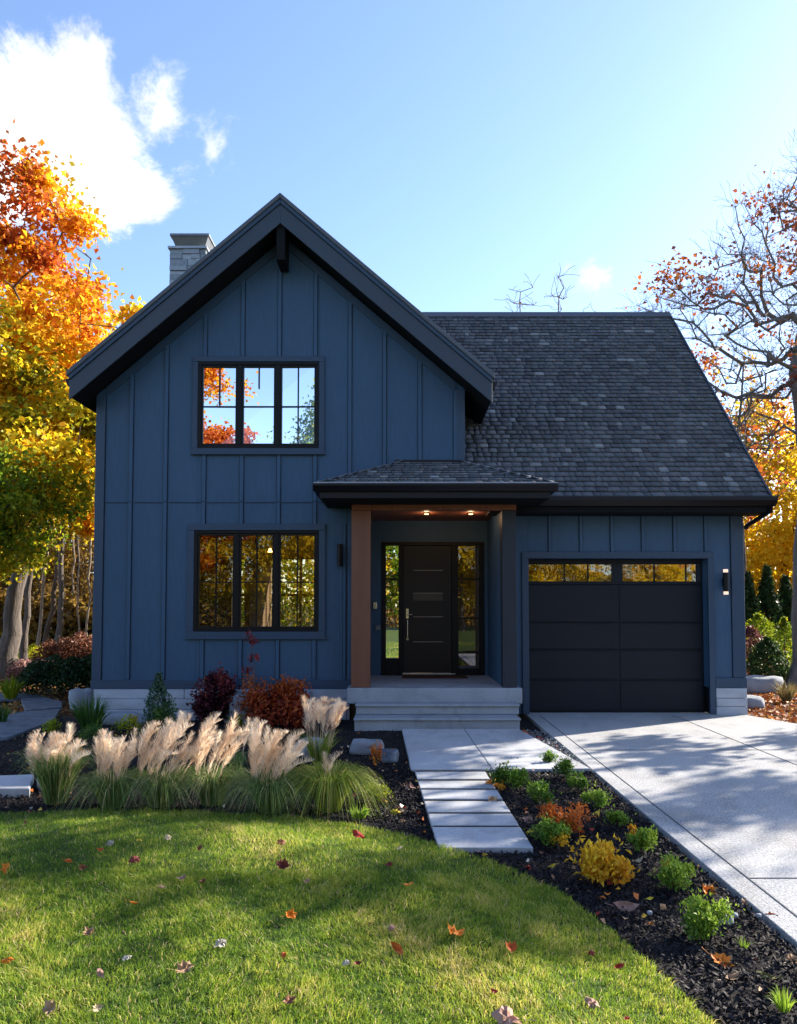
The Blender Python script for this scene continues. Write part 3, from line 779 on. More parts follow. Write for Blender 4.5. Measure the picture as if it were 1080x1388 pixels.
for k, (xa, xb, zb) in enumerate(((xs[0], xs[1], PZ + .30), (xs[4], xs[5], PZ + .12))):
    g = MB(); g.add([(xa, DY + .03, zb), (xb, DY + .03, zb), (xb, DY + .03, dz1 - .06), (xa, DY + .03, dz1 - .06)], [(0, 1, 2, 3)]); sp = g.build('sidelight', M['glass_lo'] if k else M['glass_up'], H)
    g = MB()
    for py in ((785,) if k == 0 else (785, 838, 885)):
        z = at(600, py, DY).z; g = MB(); g.box(xa, xb, DY - .0, DY + .025, z - .013, z + .013); g.build('glazing_bar', M['black'], sp)
d = MB(); a0, a1 = xs[2] + .004, xs[3] - .004; dtop = dz1 - .065
d.box(a0, a1, DY - .005, DY + .05, PZ + .05, dtop)
zl = [at(580, p, DY).z for p in (773, 804, 836, 870)]
la, lb = at(560, 800, DY).x, at(600, 800, DY).x
# raised slabs between the grooves
prev = PZ + .05
fd = d.build('front_door', M['door'], H, bevel=0.003, seg=1)
inl = surf('grey_inlay', (0.20, 0.19, 0.18), None, 5, 0.35, metal=0.6)
for z in zl: g = MB(); g.box(la, lb, DY - .010, DY - .004, z - .006, z + .006); g.build('metal_inlay', inl, fd)
g = MB(); g.box(la, lb, DY - .008, DY - .0045, zl[1] - .13, zl[1] - .01); g.build('door_panel', surf('door_recess', (0.05, 0.048, 0.046), None, 5, 0.35), fd)
hx = at(552, 840, DY).x; hz0, hz1 = at(552, 866, DY).z, at(552, 825, DY).z
g = MB(); g.box(hx - .022, hx + .022, DY - .02, DY - .0055, hz1 - .17, hz1); g.tube([(hx, DY - .02, hz1 - .19), (hx, DY - .07, hz1 - .2), (hx, DY - .07, hz0 + .02), (hx, DY - .02, hz0)], 0.014, 10)
g.tube([(hx, DY - .02, hz1 - .10), (hx, DY - .06, hz1 - .10)], .016, 10); g.tube([(hx, DY - .06, hz1 - .10), (hx + .08, DY - .06, hz1 - .105)], .011, 8)
g.tube([(hx, DY - .005, hz0), (hx, DY - .025, hz0)], .02, 12)
g.build('door_handle', M['chrome'], fd, smooth=False)
g = MB(); g.box(a0 - .02, a1 + .06, DY - .06, DY - .006, PZ + .002, PZ + .035); g.build('door_sill', M['chrome'], H, bevel=0.003)
# keypad and mailbox on the strip beside the door
g = MB(); kx = at(508, 821, DY).x; kz = at(508, 821, DY).z; g.box(kx - .03, kx + .035, DY - .05, DY - .019, kz - .055, kz + .06)
g.box(kx - .02, kx + .025, DY - .056, DY - .0505, kz - .0, kz + .04); g.build('door_bell', M['chrome'], H, bevel=0.006)
g = MB(); kx = at(513, 850, DY).x; kz = at(513, 850, DY).z; g.box(kx - .055, kx + .04, DY - .06, DY - .0, kz - .05, kz + .02)
g.box(kx - .06, kx + .045, DY - .07, DY - .001, kz + .021, kz + .034); g.build('key_box', surf('grey_box', (0.16, 0.18, 0.21), None, 5, 0.4, metal=0.5), H, bevel=0.004)
# door mat
g = MB(); g.box(at(545, 916, 12.7).x, at(632, 916, 12.7).x, 12.42, 12.90, PZ + .002, PZ + .022)
tag(g.build('door_mat', M['mat'], None, bevel=0.006), 'thin brown doormat on the porch floor before the front door', 'doormat')

# ================================================================ SKY, SUN
SUN_EL, SUN_AZ = R(27), R(60)          # azimuth measured from +Y towards +X
sd = Vector((math.sin(SUN_AZ) * math.cos(SUN_EL), math.cos(SUN_AZ) * math.cos(SUN_EL), math.sin(SUN_EL)))
sun_d = bpy.data.lights.new('sun', 'SUN'); sun = bpy.data.objects.new('sun', sun_d); col.objects.link(sun)
sun_d.energy = 5.0; sun_d.angle = R(0.6); sun_d.color = (1.0, 0.90, 0.76)
sun.rotation_euler = (-sd).to_track_quat('-Z', 'Y').to_euler(); sun.location = (20, 10, 20)
W = bpy.data.worlds.new('World'); scene.world = W; W.use_nodes = True
nt = W.node_tree; nt.nodes.clear()
out = nt.nodes.new('ShaderNodeOutputWorld'); bg = nt.nodes.new('ShaderNodeBackground'); bg.inputs[1].default_value = 0.128
sky = nt.nodes.new('ShaderNodeTexSky'); sky.sky_type = 'NISHITA'; sky.sun_disc = False
sky.sun_elevation = SUN_EL; sky.sun_rotation = SUN_AZ; sky.air_density = 1.0; sky.dust_density = 0.5; sky.ozone_density = 2.9; sky.altitude = 100
# clouds: noise on the sky direction, confined to the bank at the upper left and a few wisps
tc = nt.nodes.new('ShaderNodeTexCoord')
def vdot(d):
    n = nt.nodes.new('ShaderNodeVectorMath'); n.operation = 'DOT_PRODUCT'; nt.links.new(tc.outputs['Generated'], n.inputs[0]); n.inputs[1].default_value = d; return n.outputs['Value']
def mth(op, a, b=None, clamp=False):
    n = nt.nodes.new('ShaderNodeMath'); n.operation = op; n.use_clamp = clamp
    for i_, x in enumerate((a, b)):
        if x is None: continue
        if isinstance(x, (int, float)): n.inputs[i_].default_value = x
        else: nt.links.new(x, n.inputs[i_])
    return n.outputs[0]
def dirn(px, py): return Vector(ray(px, py)).normalized()
n1 = noise(nt, 7.5, 12, 0.70, tc.outputs['Generated'], 0.6)
n2 = noise(nt, 22, 6, 0.6, tc.outputs['Generated'], 0.3)
masks = None
for (px, py, rad, amp) in ((0, 225, 0.130, 1.0), (95, 200, 0.135, 1.0), (185, 250, 0.075, 0.75), (115, 90, 0.075, 0.62), (235, 160, 0.12, 0.60), (-90, 250, 0.16, 1.0), (800, 374, 0.06, 0.42), (770, 362, 0.035, 0.38), (285, 195, 0.065, .52), (30, 80, .06, .35), (120, 290, 0.05, 0.7)):
    a = mth('ARCCOSINE', vdot(dirn(px, py)))
    m_ = mth('MULTIPLY', mth('SUBTRACT', 1.0, mth('DIVIDE', a, rad), True), amp)
    masks = m_ if masks is None else mth('MAXIMUM', masks, m_)
nn = mth('ADD', mth('MULTIPLY', mth('SUBTRACT', n1.outputs['Fac'], 0.5), 1.9), mth('MULTIPLY', mth('SUBTRACT', n2.outputs['Fac'], 0.5), 0.5))
cl = mth('ADD', mth('MULTIPLY', masks, 1.5), nn)
cr = nt.nodes.new('ShaderNodeMapRange'); cr.interpolation_type = 'SMOOTHSTEP'; nt.links.new(cl, cr.inputs[0])
cr.inputs[1].default_value = 0.44; cr.inputs[2].default_value = 0.84
gate = mth('MULTIPLY', cr.outputs[0], mth('MULTIPLY', masks, 9.0, True))
mix = nt.nodes.new('ShaderNodeMix'); mix.data_type = 'RGBA'; nt.links.new(gate, mix.inputs['Factor'])
CLOUD = 9.5
tn = nt.nodes.new('ShaderNodeMix'); tn.data_type = 'RGBA'; tn.blend_type = 'MULTIPLY'; tn.inputs['Factor'].default_value = 1
nt.links.new(sky.outputs[0], tn.inputs['A']); tn.inputs['B'].default_value = (0.99, 0.945, 0.97, 1)
nt.links.new(tn.outputs['Result'], mix.inputs['A'])
n3 = noise(nt, 9, 6, 0.6, tc.outputs['Generated'], 0.2)
cc = ramp(nt, [(0.30, (2.15, 2.35, 2.65)), (0.52, (3.3, 3.35, 3.4)), (0.7, (5, 5, 5))], n3.outputs['Fac']); nt.links.new(cc.outputs[0], mix.inputs['B'])
nt.links.new(mix.outputs['Result'], bg.inputs[0]); nt.links.new(bg.outputs[0], out.inputs[0])
scene.view_settings.view_transform = 'Standard'; scene.view_settings.look = 'None'
scene.view_settings.exposure = 1.58; scene.view_settings.gamma = 1.0
scene.render.engine = 'CYCLES'
try:
    scene.cycles.transparent_max_bounces = 16; scene.cycles.max_bounces = 8
except Exception: pass

# ================================================================ GROUND
def sheet(name, x0, x1, y0, y1, nx, ny, zf, mat, kind='structure'):
    X, Y = np.meshgrid(np.linspace(x0, x1, nx), np.linspace(y0, y1, ny)); Z = zf(X, Y)
    V = np.stack([X.ravel(), Y.ravel(), Z.ravel()], 1)
    i, j = np.meshgrid(np.arange(nx - 1), np.arange(ny - 1)); b = (j * nx + i).ravel()
    o = link_mesh(name, V, [np.stack([b, b + 1, b + 1 + nx, b + nx], 1)], mat, smooth=True); return tag(o, kind=kind)
def wob(X, Y, s=1.0, seed=0):
    return (np.sin(X * 1.7 * s + seed) * np.cos(Y * 1.3 * s + 2 * seed) + 0.6 * np.sin(X * 3.9 * s + Y * 2.7 * s + seed) + 0.35 * np.sin(X * 8.3 * s - Y * 7.1 * s + 3 * seed)) / 1.95
gnd = MB(); gnd.add([(-900, -900, -0.06), (900, -900, -0.06), (900, 1500, -0.06), (-900, 1500, -0.06)], [(0, 1, 2, 3)])
tag(gnd.build('ground', M['soil']), kind='structure')

DX0 = 2.02                              # driveway left edge
drive = [(DX0, RY + .19), (DX0 + .02, 8.0), (DX0 + .04, -3), (7.4, -3), (7.4, 7.0), (6.3, 9.6), (GW1 - .02, RY - .06), (ox1 + .085, RY - .06), (ox1 + .085, RY + .19)]
dm = surf('driveway_concrete', (0.51, 0.515, 0.52), (0.40, 0.41, 0.42), 1.3, 0.9, 0.8, 80, (1, 0.7, 1), fine=(60, 0.55), bdist=0.01, stain=(1.1, .78))
d = MB(); d.prism_xy(drive[::-1] if False else [(p[0], p[1]) for p in drive][::-1], -0.12, 0.0)
# control joints are thin dark grooves laid as recessed strips between slabs
jm = surf('joint_dirt', (0.10, 0.11, 0.12), None, 10, 0.95)
tag(d.build('driveway', dm, bevel=0.006), kind='structure')
j = MB()
j.box(DX0 + .19, DX0 + .199, -3, 11.7, 0.001, 0.004)
yj = gr(1040, 1191).y
for Y in (yj, 8.9, 1.2): j.box(DX0 + .20, 7.4 if Y < 7 else 6.4, Y, Y + .010, 0.001, 0.004)
j.box(4.3, 4.309, -3, 11.7, 0.0012, 0.0042)
tag(j.build('driveway_joints', jm), kind='structure')

# landing in front of the steps
land = [gr(545, 989), gr(703, 989), gr(800, 1043), gr(557, 1044)]
a0_, a1_ = gr(629, 989), gr(667, 1044)
mb = MB(); e_ = Vector((0.004, 0, 0))
mb.prism_xy([land[0], land[3], a1_ - e_, a0_ - e_], -0.08, 0.012); mb.prism_xy([a0_ + e_, a1_ + e_, land[2], land[1]], -0.08, 0.012)
# gravel strip slab between landing and driveway
lo = mb.build('path', M['concrete'], bevel=0.008); tag(lo, kind='structure')
names = ['narrow concrete walkway slab touching the landing', 'narrow walkway slab second from the landing', 'walkway slab third from the landing, beside orange leaves',
         'walkway slab fourth from the landing, under a tan leaf', 'walkway slab just behind the widest slab nearest the lawn', 'widest concrete walkway slab, at the lawn end of the walkway']
jy = [1045.5, 1058, 1070.5, 1085.5, 1102.8, 1121, 1151.7]
def wl(py): return 545 + (py - 990) * 0.3065
def wr(py): return 655 + (py - 1043) * 0.628
rs = random.Random(11)
for k in range(6):
    ya, yb = jy[k] + 1.7, jy[k + 1] - 1.0
    P = [gr(wl(ya), ya), gr(wl(yb), yb), gr(wr(yb), yb), gr(wr(ya), ya)]
    base = sum((p for p in P), Vector()) / 4
    mb = MB(); zt_ = 0.010 + rs.uniform(-.003, .004); mb.prism_xy(P, -0.07, zt_)
    o = mb.build('paving_slab', M['concrete'], bevel=0.006)
    o.data.transform(__import__('mathutils').Matrix.Translation(-base)); o.location = base
    tag(o, names[k], 'paving slab', 'concrete slabs of the front walkway')

jp = MB(); jp.prism_xy([gr(wl(1045) + 2, 1045), gr(wl(1150) + 3, 1150), gr(wr(1150) - 3, 1150), gr(wr(1045) - 2, 1045)], -.05, .004); tag(jp.build('path_joints', surf('joint_soil', (0.012, 0.012, 0.014), None, 20, .95)), kind='structure')
# ---- lawn
edge_px = [(0, 1104), (75, 1101), (150, 1099), (225, 1100), (300, 1103), (400, 1109), (480, 1119), (560, 1136), (620, 1153), (700, 1182), (760, 1213), (830, 1263), (900, 1326), (962, 1388)]
E = [gr(*p) for p in edge_px]
lawn_poly = [(-26, 6.6), (-14, 6.35), (-7, 6.15), (-4.5, 6.1)] + [(p.x, p.y) for p in E] + [(1.55, 2.5), (1.68, 1.5), (1.7, -1), (1.7, -4), (22, -5), (24, -30), (-26, -30)]
def densify(poly, step=0.12, lim=40):
    out = []
    for (x0, y0), (x1, y1) in zip(poly, poly[1:] + poly[:1]):
        L = math.hypot(x1 - x0, y1 - y0); st = step if (abs(x0) < 8 and 1 < y0 < 8) else 1.5
        k = max(1, int(L / st))
        out += [(x0 + (x1 - x0) * i / k, y0 + (y1 - y0) * i / k) for i in range(k)]
    return out
LP = np.array(densify(lawn_poly)); C0 = np.array([-1.5, 0.2])
def lawn_z(x, y):
    d = edgedist(x, y, lawn_poly)
    s = np.clip(d / 0.9, 0, 1); s = s * s * (3 - 2 * s)
    return 0.005 + 0.085 * s + 0.022 * wob(x, y, 1.1, 1.0) * s
ts = np.concatenate([np.linspace(0, 0.25, 14), np.linspace(0.28, 1, 34)])
G = LP[:, None, :] * (1 - ts)[None, :, None] + C0[None, None, :] * ts[None, :, None]
nP, nT = len(LP), len(ts)
Zl = lawn_z(G[..., 0], G[..., 1]); Zl[:, 0] = -0.05
V = np.concatenate([G, Zl[..., None]], 2).reshape(-1, 3)
ii, jj_ = np.meshgrid(np.arange(nP), np.arange(nT - 1)); b0 = (ii * nT + jj_).ravel(); b1 = (((ii + 1) % nP) * nT + jj_).ravel()
lawn_m = surf('lawn_base', (0.075, 0.13, 0.018), (0.04, 0.07, 0.012), 3.5, 0.95, 0.8, 40, fine=(60, 0.5), bdist=0.03)
tag(link_mesh('lawn', V, [np.stack([b0, b0 + 1, b1 + 1, b1], 1)], lawn_m, smooth=True), kind='structure')
rng = np.random.default_rng(21)
def scatter(n, x0, x1, y0, y1): return rng.uniform(x0, x1, n), rng.uniform(y0, y1, n)
xs_, ys_ = [], []
for (n_, a, b_, c, d_) in ((165000, -3.2, 2.0, 2.6, 4.6), (120000, -4.6, 1.6, 4.4, 6.5), (9000, -9, -4.4, 3, 6.6), (14000, -6, 4, -6, 2.6)):
    x, y = scatter(n_, a, b_, c, d_); xs_.append(x); ys_.append(y)
x = np.concatenate(xs_); y = np.concatenate(ys_)
k = inpoly(x, y, lawn_poly) & (edgedist(x, y, lawn_poly) > 0.0); x, y = x[k], y[k]
ed = edgedist(x, y, lawn_poly)
n = len(x); P = np.stack([x, y, lawn_z(x, y) - 0.006], 1)
pat = wob(x, y, 1.6, 4.0) * 0.5 + wob(x, y, 4.3, 2.0) * 0.35
fine_ = np.sin(x * 23 + 3 * np.sin(y * 9)) * np.sin(y * 27 + 2 * np.sin(x * 11))
ang = rng.uniform(0, 2 * np.pi, n) ; lean = rng.uniform(0.1, 0.75, n)
D = np.stack([np.cos(ang) * lean + 0.18 * np.sin(y * 5 + x * 3), np.sin(ang) * lean], 1)
Hh = (0.046 + 0.016 * pat + 0.010 * fine_) * rng.uniform(0.6, 1.35, n) * np.where(y < 2.6, 1.8, 1); Hh = np.maximum(Hh, 0.018)
V, Fl, m = blades(P, D, Hh, np.where(y < 2.6, 0.012, rng.uniform(0.0028, 0.0052, n)), rng, 2, 0.35)
vv = np.clip(0.45 + 0.38 * pat + 0.10 * fine_ + 0.10 * np.clip((x + .8) / 2.5, -1, 1) + rng.normal(size=n) * 0.13, 0, 0.95); vv = np.where(rng.random(n) < 0.035 + 0.05 * (pat > 0.35), 1.0, vv)  # blades yellower to the right: sunlit lawn put into the colour
gm = leafmat('grass_blades', [(0, (0.045, 0.10, 0.015)), (0.36, (0.15, 0.26, 0.028)), (0.58, (0.33, 0.42, 0.04)), (0.85, (0.66, 0.54, 0.15)), (1, (0.74, 0.56, 0.32))], 0.55, 0.5)
tag(link_mesh('lawn_grass', V, Fl, gm, v=np.repeat(vv, m)), 'short green lawn grass with yellowish patches and sunlight tinted in towards the right', 'grass', kind='stuff')

# ---- mulch beds
mulch_m = surf('mulch_base', (0.022, 0.017, 0.018), (0.010, 0.008, 0.009), 9, 0.95, 1.0, 55, fine=(120, 0.4), bdist=0.03)
sheet('mulch_bed', -9.5, 2.0, 1.0, 11.6, 210, 200, lambda X, Y: -0.032 + 0.012 * wob(X, Y, 1.5, 3) + 0.006 * wob(X, Y, 6, 1), mulch_m)
walk_poly = [(land[0].x, land[0].y), (gr(wl(1152), 1152).x, gr(wl(1152), 1152).y), (gr(wr(1152), 1152).x, gr(wr(1152), 1152).y), (gr(655, 1044).x, gr(655, 1044).y), (land[2].x, land[2].y), (land[1].x, land[1].y)]
def bedok(x, y, m_=0.0):
    return ~inpoly(x, y, lawn_poly) & ~inpoly(x, y, walk_poly) & (x < DX0) & (y < 11.4) & ~((y > 10.35) & (x > -.8)) 
xs_, ys_ = [], []
for (n_, a, b_, c, d_) in ((42000, -0.2, 2.02, 2.8, 8.0), (26000, -5.5, 0.3, 6.0, 8.2), (16000, -7, 0.2, 8.0, 11.3)):
    x, y = scatter(n_, a, b_, c, d_); xs_.append(x); ys_.append(y)
x = np.concatenate(xs_); y = np.concatenate(ys_); k = bedok(x, y); x, y = x[k], y[k]; n = len(x)
P = np.stack([x, y, -0.028 + 0.012 * wob(x, y, 1.5, 3) + rng.uniform(0, 0.022, n)], 1)
V, Fq = kites(P, 0.034, rng, 0.35, 0.34, 0.06)
v = np.clip(rng.beta(1.6, 4, n), 0, 1)
tag(link_mesh('mulch_chips', V, [Fq], leafmat('mulch_chip', [(0, (0.008, 0.007, 0.009)), (0.5, (0.022, 0.018, 0.021)), (0.8, (0.055, 0.038, 0.034)), (1, (0.12, 0.085, 0.065))], 0.0, 0.75), v=np.repeat(v, 4)),
    'black shredded bark mulch covering the planting beds', 'mulch', kind='stuff')
# small fallen leaf bits scattered on the beds
def litter(name, label, n_, region, size, stops, zz, ok=None, clump=None):
    x, y = scatter(n_, *region)
    if ok is not None:
        k = ok(x, y); x, y = x[k], y[k]
    if clump is not None:
        k = wob(x, y, *clump) + rng.normal(size=len(x)) * 0.3 > 0.1; x, y = x[k], y[k]
    P = np.stack([x, y, zz + rng.uniform(0, 0.025, len(x))], 1)
    V, Fq = kites(P, size, rng, 0.45, 0.85, 0.22)
    tag(link_mesh(name, V, [Fq], leafmat(name + '_m', stops, 0.2, 0.6, mode='CONSTANT'), v=np.repeat(rng.random(len(P)), 4)), label, 'leaf litter', kind='stuff')
AUT = [(0, (0.35, 0.20, 0.11)), (0.2, (0.50, 0.32, 0.18)), (0.4, (0.60, 0.17, 0.03)), (0.55, (0.32, 0.04, 0.025)), (0.68, (0.62, 0.40, 0.05)), (0.8, (0.17, 0.075, 0.04)), (0.93, (0.66, 0.60, 0.5))]
litter('leaf_scraps', 'tiny leaf scraps scattered over the black mulch', 1900, (-5.5, 2.0, 3.0, 10.3), 0.042, AUT, -0.012, lambda x, y: bedok(x, y), (1.3, 5))
litter('leaf_litter', 'red and orange leaf litter on the ground right of the garage', 16000, (5.45, 9.6, 8.0, 20), 0.075,
       [(0, (0.30, 0.09, 0.03)), (0.25, (0.50, 0.15, 0.03)), (0.5, (0.22, 0.06, 0.03)), (0.7, (0.58, 0.28, 0.06)), (0.85, (0.13, 0.07, 0.04))], -0.05, lambda x, y: ~inpoly(x, y, drive) & ((x > 5.6) | (y > 12)) & ~((x < 5.6) & (y < 17.3)))
litter('woodland_litter', 'brown leaf litter on the woodland floor', 16000, (-14, -4.8, 12, 26), 0.09,
       [(0, (0.30, 0.12, 0.04)), (0.25, (0.42, 0.24, 0.08)), (0.5, (0.17, 0.08, 0.04)), (0.7, (0.58, 0.36, 0.06)), (0.85, (0.10, 0.06, 0.04))], -0.05, lambda x, y: (x < -5.2))

# ================================================================ TREES
YO = [(0, (0.16, 0.20, 0.015)), (0.10, (0.55, 0.48, 0.02)), (0.42, (0.88, 0.62, 0.03)), (0.62, (0.86, 0.42, 0.02)), (0.82, (0.74, 0.24, 0.015)), (1, (0.48, 0.10, 0.02))]
maple_m = leafmat('maple_leaves', YO, 0.62)
yellow_m = leafmat('yellow_leaves', [(0, (0.34, 0.30, 0.02)), (0.4, (0.86, 0.58, 0.02)), (0.8, (0.88, 0.66, 0.05)), (1, (0.76, 0.32, 0.02))], 0.6)
green_m = leafmat('green_leaves', [(0, (0.05, 0.10, 0.012)), (0.45, (0.16, 0.25, 0.018)), (0.7, (0.42, 0.42, 0.02)), (1, (0.78, 0.42, 0.02))], 0.6)
rust_m = leafmat('rust_leaves', [(0, (0.10, 0.04, 0.03)), (0.35, (0.30, 0.07, 0.03)), (0.65, (0.58, 0.15, 0.02)), (0.85, (0.75, 0.28, 0.03)), (1, (0.75, 0.45, 0.05))], 0.4)
dkgreen_m = leafmat('evergreen_leaves', [(0, (0.010, 0.028, 0.010)), (0.5, (0.028, 0.065, 0.018)), (1, (0.07, 0.13, 0.03))], 0.25)
lime_m = leafmat('lime_leaves', [(0, (0.10, 0.18, 0.01)), (0.5, (0.38, 0.42, 0.02)), (1, (0.70, 0.62, 0.03))], 0.5)
brownwood_m = leafmat('wood_undergrowth', [(0, (0.06, 0.045, 0.02)), (0.3, (0.16, 0.10, 0.035)), (0.55, (0.32, 0.19, 0.04)), (0.8, (0.55, 0.38, 0.04)), (0.92, (0.16, 0.20, 0.03)), (1, (0.05, 0.09, 0.02))], 0.45)

def b3(px, py, Y=None):
    p = gr(px, py) if Y is None else at(px, py, Y); return (p.x, p.y, 0)
# great maple at the left
tb = (-9.6, 18.2, -0.05)
make_tree('maple_tree', 'tall orange and yellow maple with thick grey trunk left of the house', 'tree', tb,
          [(0, 0, 0), (0.15, 0.1, 3.2), (0.1, 0.1, 6.0), (0.3, 0.3, 9.0)],
          [(0.0, 0, 10.8, 1.8, 2.2, 2.2), (1.9, 0, 7.6, 2.9, 2.6, 1.7), (0.0, 0, 6.9, 3.3, 3, 2.1), (1.6, -0.2, 5.2, 3.0, 2.8, 1.5), (-3, 0, 8.0, 3, 3, 3)],
          300, 84000, 0.145, maple_m, M['bark'], 31, leafy=.75, rtip=0.011, spread=0.34, rtrunk=0.22, mind=0.4,
          vfun=lambda q: 0.24 + 0.46 * np.clip((q[:, 2] - 5.5) / 4.2, 0, 1) + 0.20 * np.sin(q[:, 0] * 1.5 + q[:, 2] * 1.2) )
make_tree('maple_tree', 'small green maple with drooping yellow-green leaves at the left edge', 'tree', (-8.6, 15.4, -.05),
          [(0, 0, 0), (-0.1, 0, 1.6), (0.0, 0.1, 3.6)], [(0.25, 0, 3.9, 1.5, 1.3, 1.0), (-0.8, 0, 3.4, 1.4, 1.3, 1.1), (0.55, 0, 3.1, 0.8, 1.0, .55)],
          80, 15000, 0.10, green_m, M['bark'], 32, rtip=0.008, spread=0.28, rtrunk=0.09, vfun=lambda q: 0.54 + 0.26 * np.clip((3.2 - q[:, 2]), 0, 1))
# woods behind, at the left: trunks one can tell apart
wood = [(-9.70, 19.2, 8, 0.13, 'bark', 0.35, 'grey trunk close beside the thick maple trunk'),
        (-11.20, 23.0, 8, 0.08, 'palebark', 0.6, 'pale forked sapling trunk between the maple and the dark leaning trunk'),
        (-11.69, 24.5, 11, 0.13, 'darkbark', 1.3, 'dark trunk leaning right in the left woods'),
        (-10.99, 24.0, 12, 0.14, 'bark', 0.1, 'straight grey trunk in the left woods, right of the dark leaning one'),
        (-11.91, 27.0, 10, 0.06, 'palebark', 0.0, 'thin straight pale trunk nearest the house corner in the left woods'),
        (-12.45, 29.0, 12, 0.12, 'darkbark', -0.6, 'dark trunk far back in the left woods leaning left'),
        (-14.48, 31.0, 12, 0.09, 'palebark', 0.4, 'slender pale trunk far back behind the leaning trunk'),
        (-13.60, 26.0, 13, 0.16, 'bark', 0.3, 'stout grey trunk behind the maple in the left woods'),
        (-9.27, 22.0, 9, 0.05, 'palebark', 0.2, 'thin pale sapling trunk just right of the straight grey trunk'), (-12.57, 25.5, 9, 0.06, 'darkbark', 0.8, 'thin dark trunk leaning right beside the pale forked sapling'),
        (-10.13, 23.5, 9, 0.045, 'palebark', -0.2, 'thinnest pale trunk leaning left near the house corner')]
for k, (x, y, h, r, bk, ln, lb) in enumerate(wood):
    make_tree('woodland_tree', lb, 'tree', (x, y, -.05), [(0, 0, 0), (ln * .4, 0, h * .4), (ln, 0, h * .85)],
              [(ln * .8, 0, h * .78, 1.8, 1.8, h * .24)], 34, 3600, 0.15, yellow_m if k % 2 else maple_m, M[bk], 60 + k, rtip=0.008, spread=0.5, rtrunk=r * .68,
              vfun=lambda q: 0.35, group='trunks in the woods left of the house')
# undergrowth / far wood as masses
def mass(name, label, n_, boxes, size, mat, seed, cat='woodland', vc=0.45, stems=0):
    rg = np.random.default_rng(seed); P = []; vs = []
    for (x0, x1, y0, y1, z0, z1, wgt) in boxes:
        m_ = int(n_ * wgt); x = rg.uniform(x0, x1, m_); y = rg.uniform(y0, y1, m_)
        topz = z0 + (z1 - z0) * (0.72 + 0.28 * wob(x, y, 0.7, seed))
        z = z0 + (topz - z0) * rg.random(m_) ** 0.8
        keep = (np.sin(x * 2.3 + seed) * np.sin(z * 2.1 + y) + rg.normal(size=m_) * 0.6) > -0.35
        P.append(np.stack([x, y, z], 1)[keep]); vs.append(np.clip(vc + 0.22 * wob(x, z, 1.4, seed)[keep] + rg.normal(size=keep.sum()) * 0.17, 0, 1))
    P = np.concatenate(P); v = np.concatenate(vs)
    V, Fq = kites(P, size, rg); VV = [V]; FF = [Fq]; av = [np.repeat(v, 4)]; off = len(V)
    if stems:
        b_ = boxes[0]; x = rg.uniform(b_[0], b_[1], stems); y = rg.uniform(b_[2], b_[3], stems); B = np.stack([x, y, np.full(stems, -.1)], 1)
        Dd = rg.normal(size=(stems, 2)) * 0.08; V2, F2, m2 = blades(B, Dd, rg.uniform(2.0, b_[5], stems), rg.uniform(0.03, 0.09, stems), rg, 3, 0.0)
        VV.append(V2); FF += [f + off for f in F2]; av.append(np.full(len(V2), 0.25))
    return tag(link_mesh(name, np.vstack(VV), FF, mat, v=np.concatenate(av)), label, cat, kind='stuff')
mass('far_woodland', 'brown and golden woodland undergrowth behind the left side of the house', 90000,
     [(-22, -10.5, 28, 38, 0, 7.5, .55), (-24, -9, 32, 42, 5, 12, .2), (-14, -9.2, 25, 28, 0, 2.6, .25)], 0.20, brownwood_m, 4, stems=420)
mass('far_woodland', 'sunlit golden woodland seen right of the garage', 60000,
     [(8, 34, 30, 42, 0, 8, .5), (12, 34, 26, 34, 0, 4.0, .3), (-4, 12, 32, 40, 0, 6, .2)], 0.22, yellow_m, 9, vc=0.5, stems=200)
mass('far_woodland', 'dim woodland seen through the rear window of the house', 26000, [(-9, 5, 24, 31, 0, 7, 1)], 0.20, green_m, 12, vc=0.55, stems=150)

mass('far_woodland', 'dim tree belt across the street, mirrored low in the glass', 36000, [(-34, 34, -40, -31, 0, 5.5, 1)], 0.40, brownwood_m, 15, stems=100)
# right side
make_tree('yellow_tree', 'bright yellow tree behind the right corner of the garage', 'tree', (13.2, 25, -.05), [(0, 0, 0), (-.2, 0, 2.5), (0, 0, 6)],
          [(-0.3, 0, 5.0, 2.6, 2.2, 2.2), (-1.0, 0, 7.2, 1.5, 1.6, 1.4), (-.4, 0, 3.2, 2.3, 2, 1.0)], 110, 22000, 0.15, yellow_m, M['bark'], 41, spread=0.42, rtrunk=0.16, vfun=lambda q: 0.45 + 0.1 * np.sin(q[:, 0] * 2 + q[:, 2]))
make_tree('sapling', 'slender sapling with a few orange and yellow leaves beside the roof slope', 'tree', (9.6, 20.5, -.05), [(0, 0, 0), (0, 0, 3), (-.1, 0, 6), (0.1, 0, 8.6)],
          [(0, 0, 6.8, 1.5, 1.2, 2.2), (-.2, 0, 4.8, 1.2, 1.0, 1.2)], 60, 800, 0.14, rust_m, M['bark'], 42, rtip=0.008, spread=0.2, rtrunk=0.06, twigs=160, vfun=lambda q: 0.75, leafy=0.5)
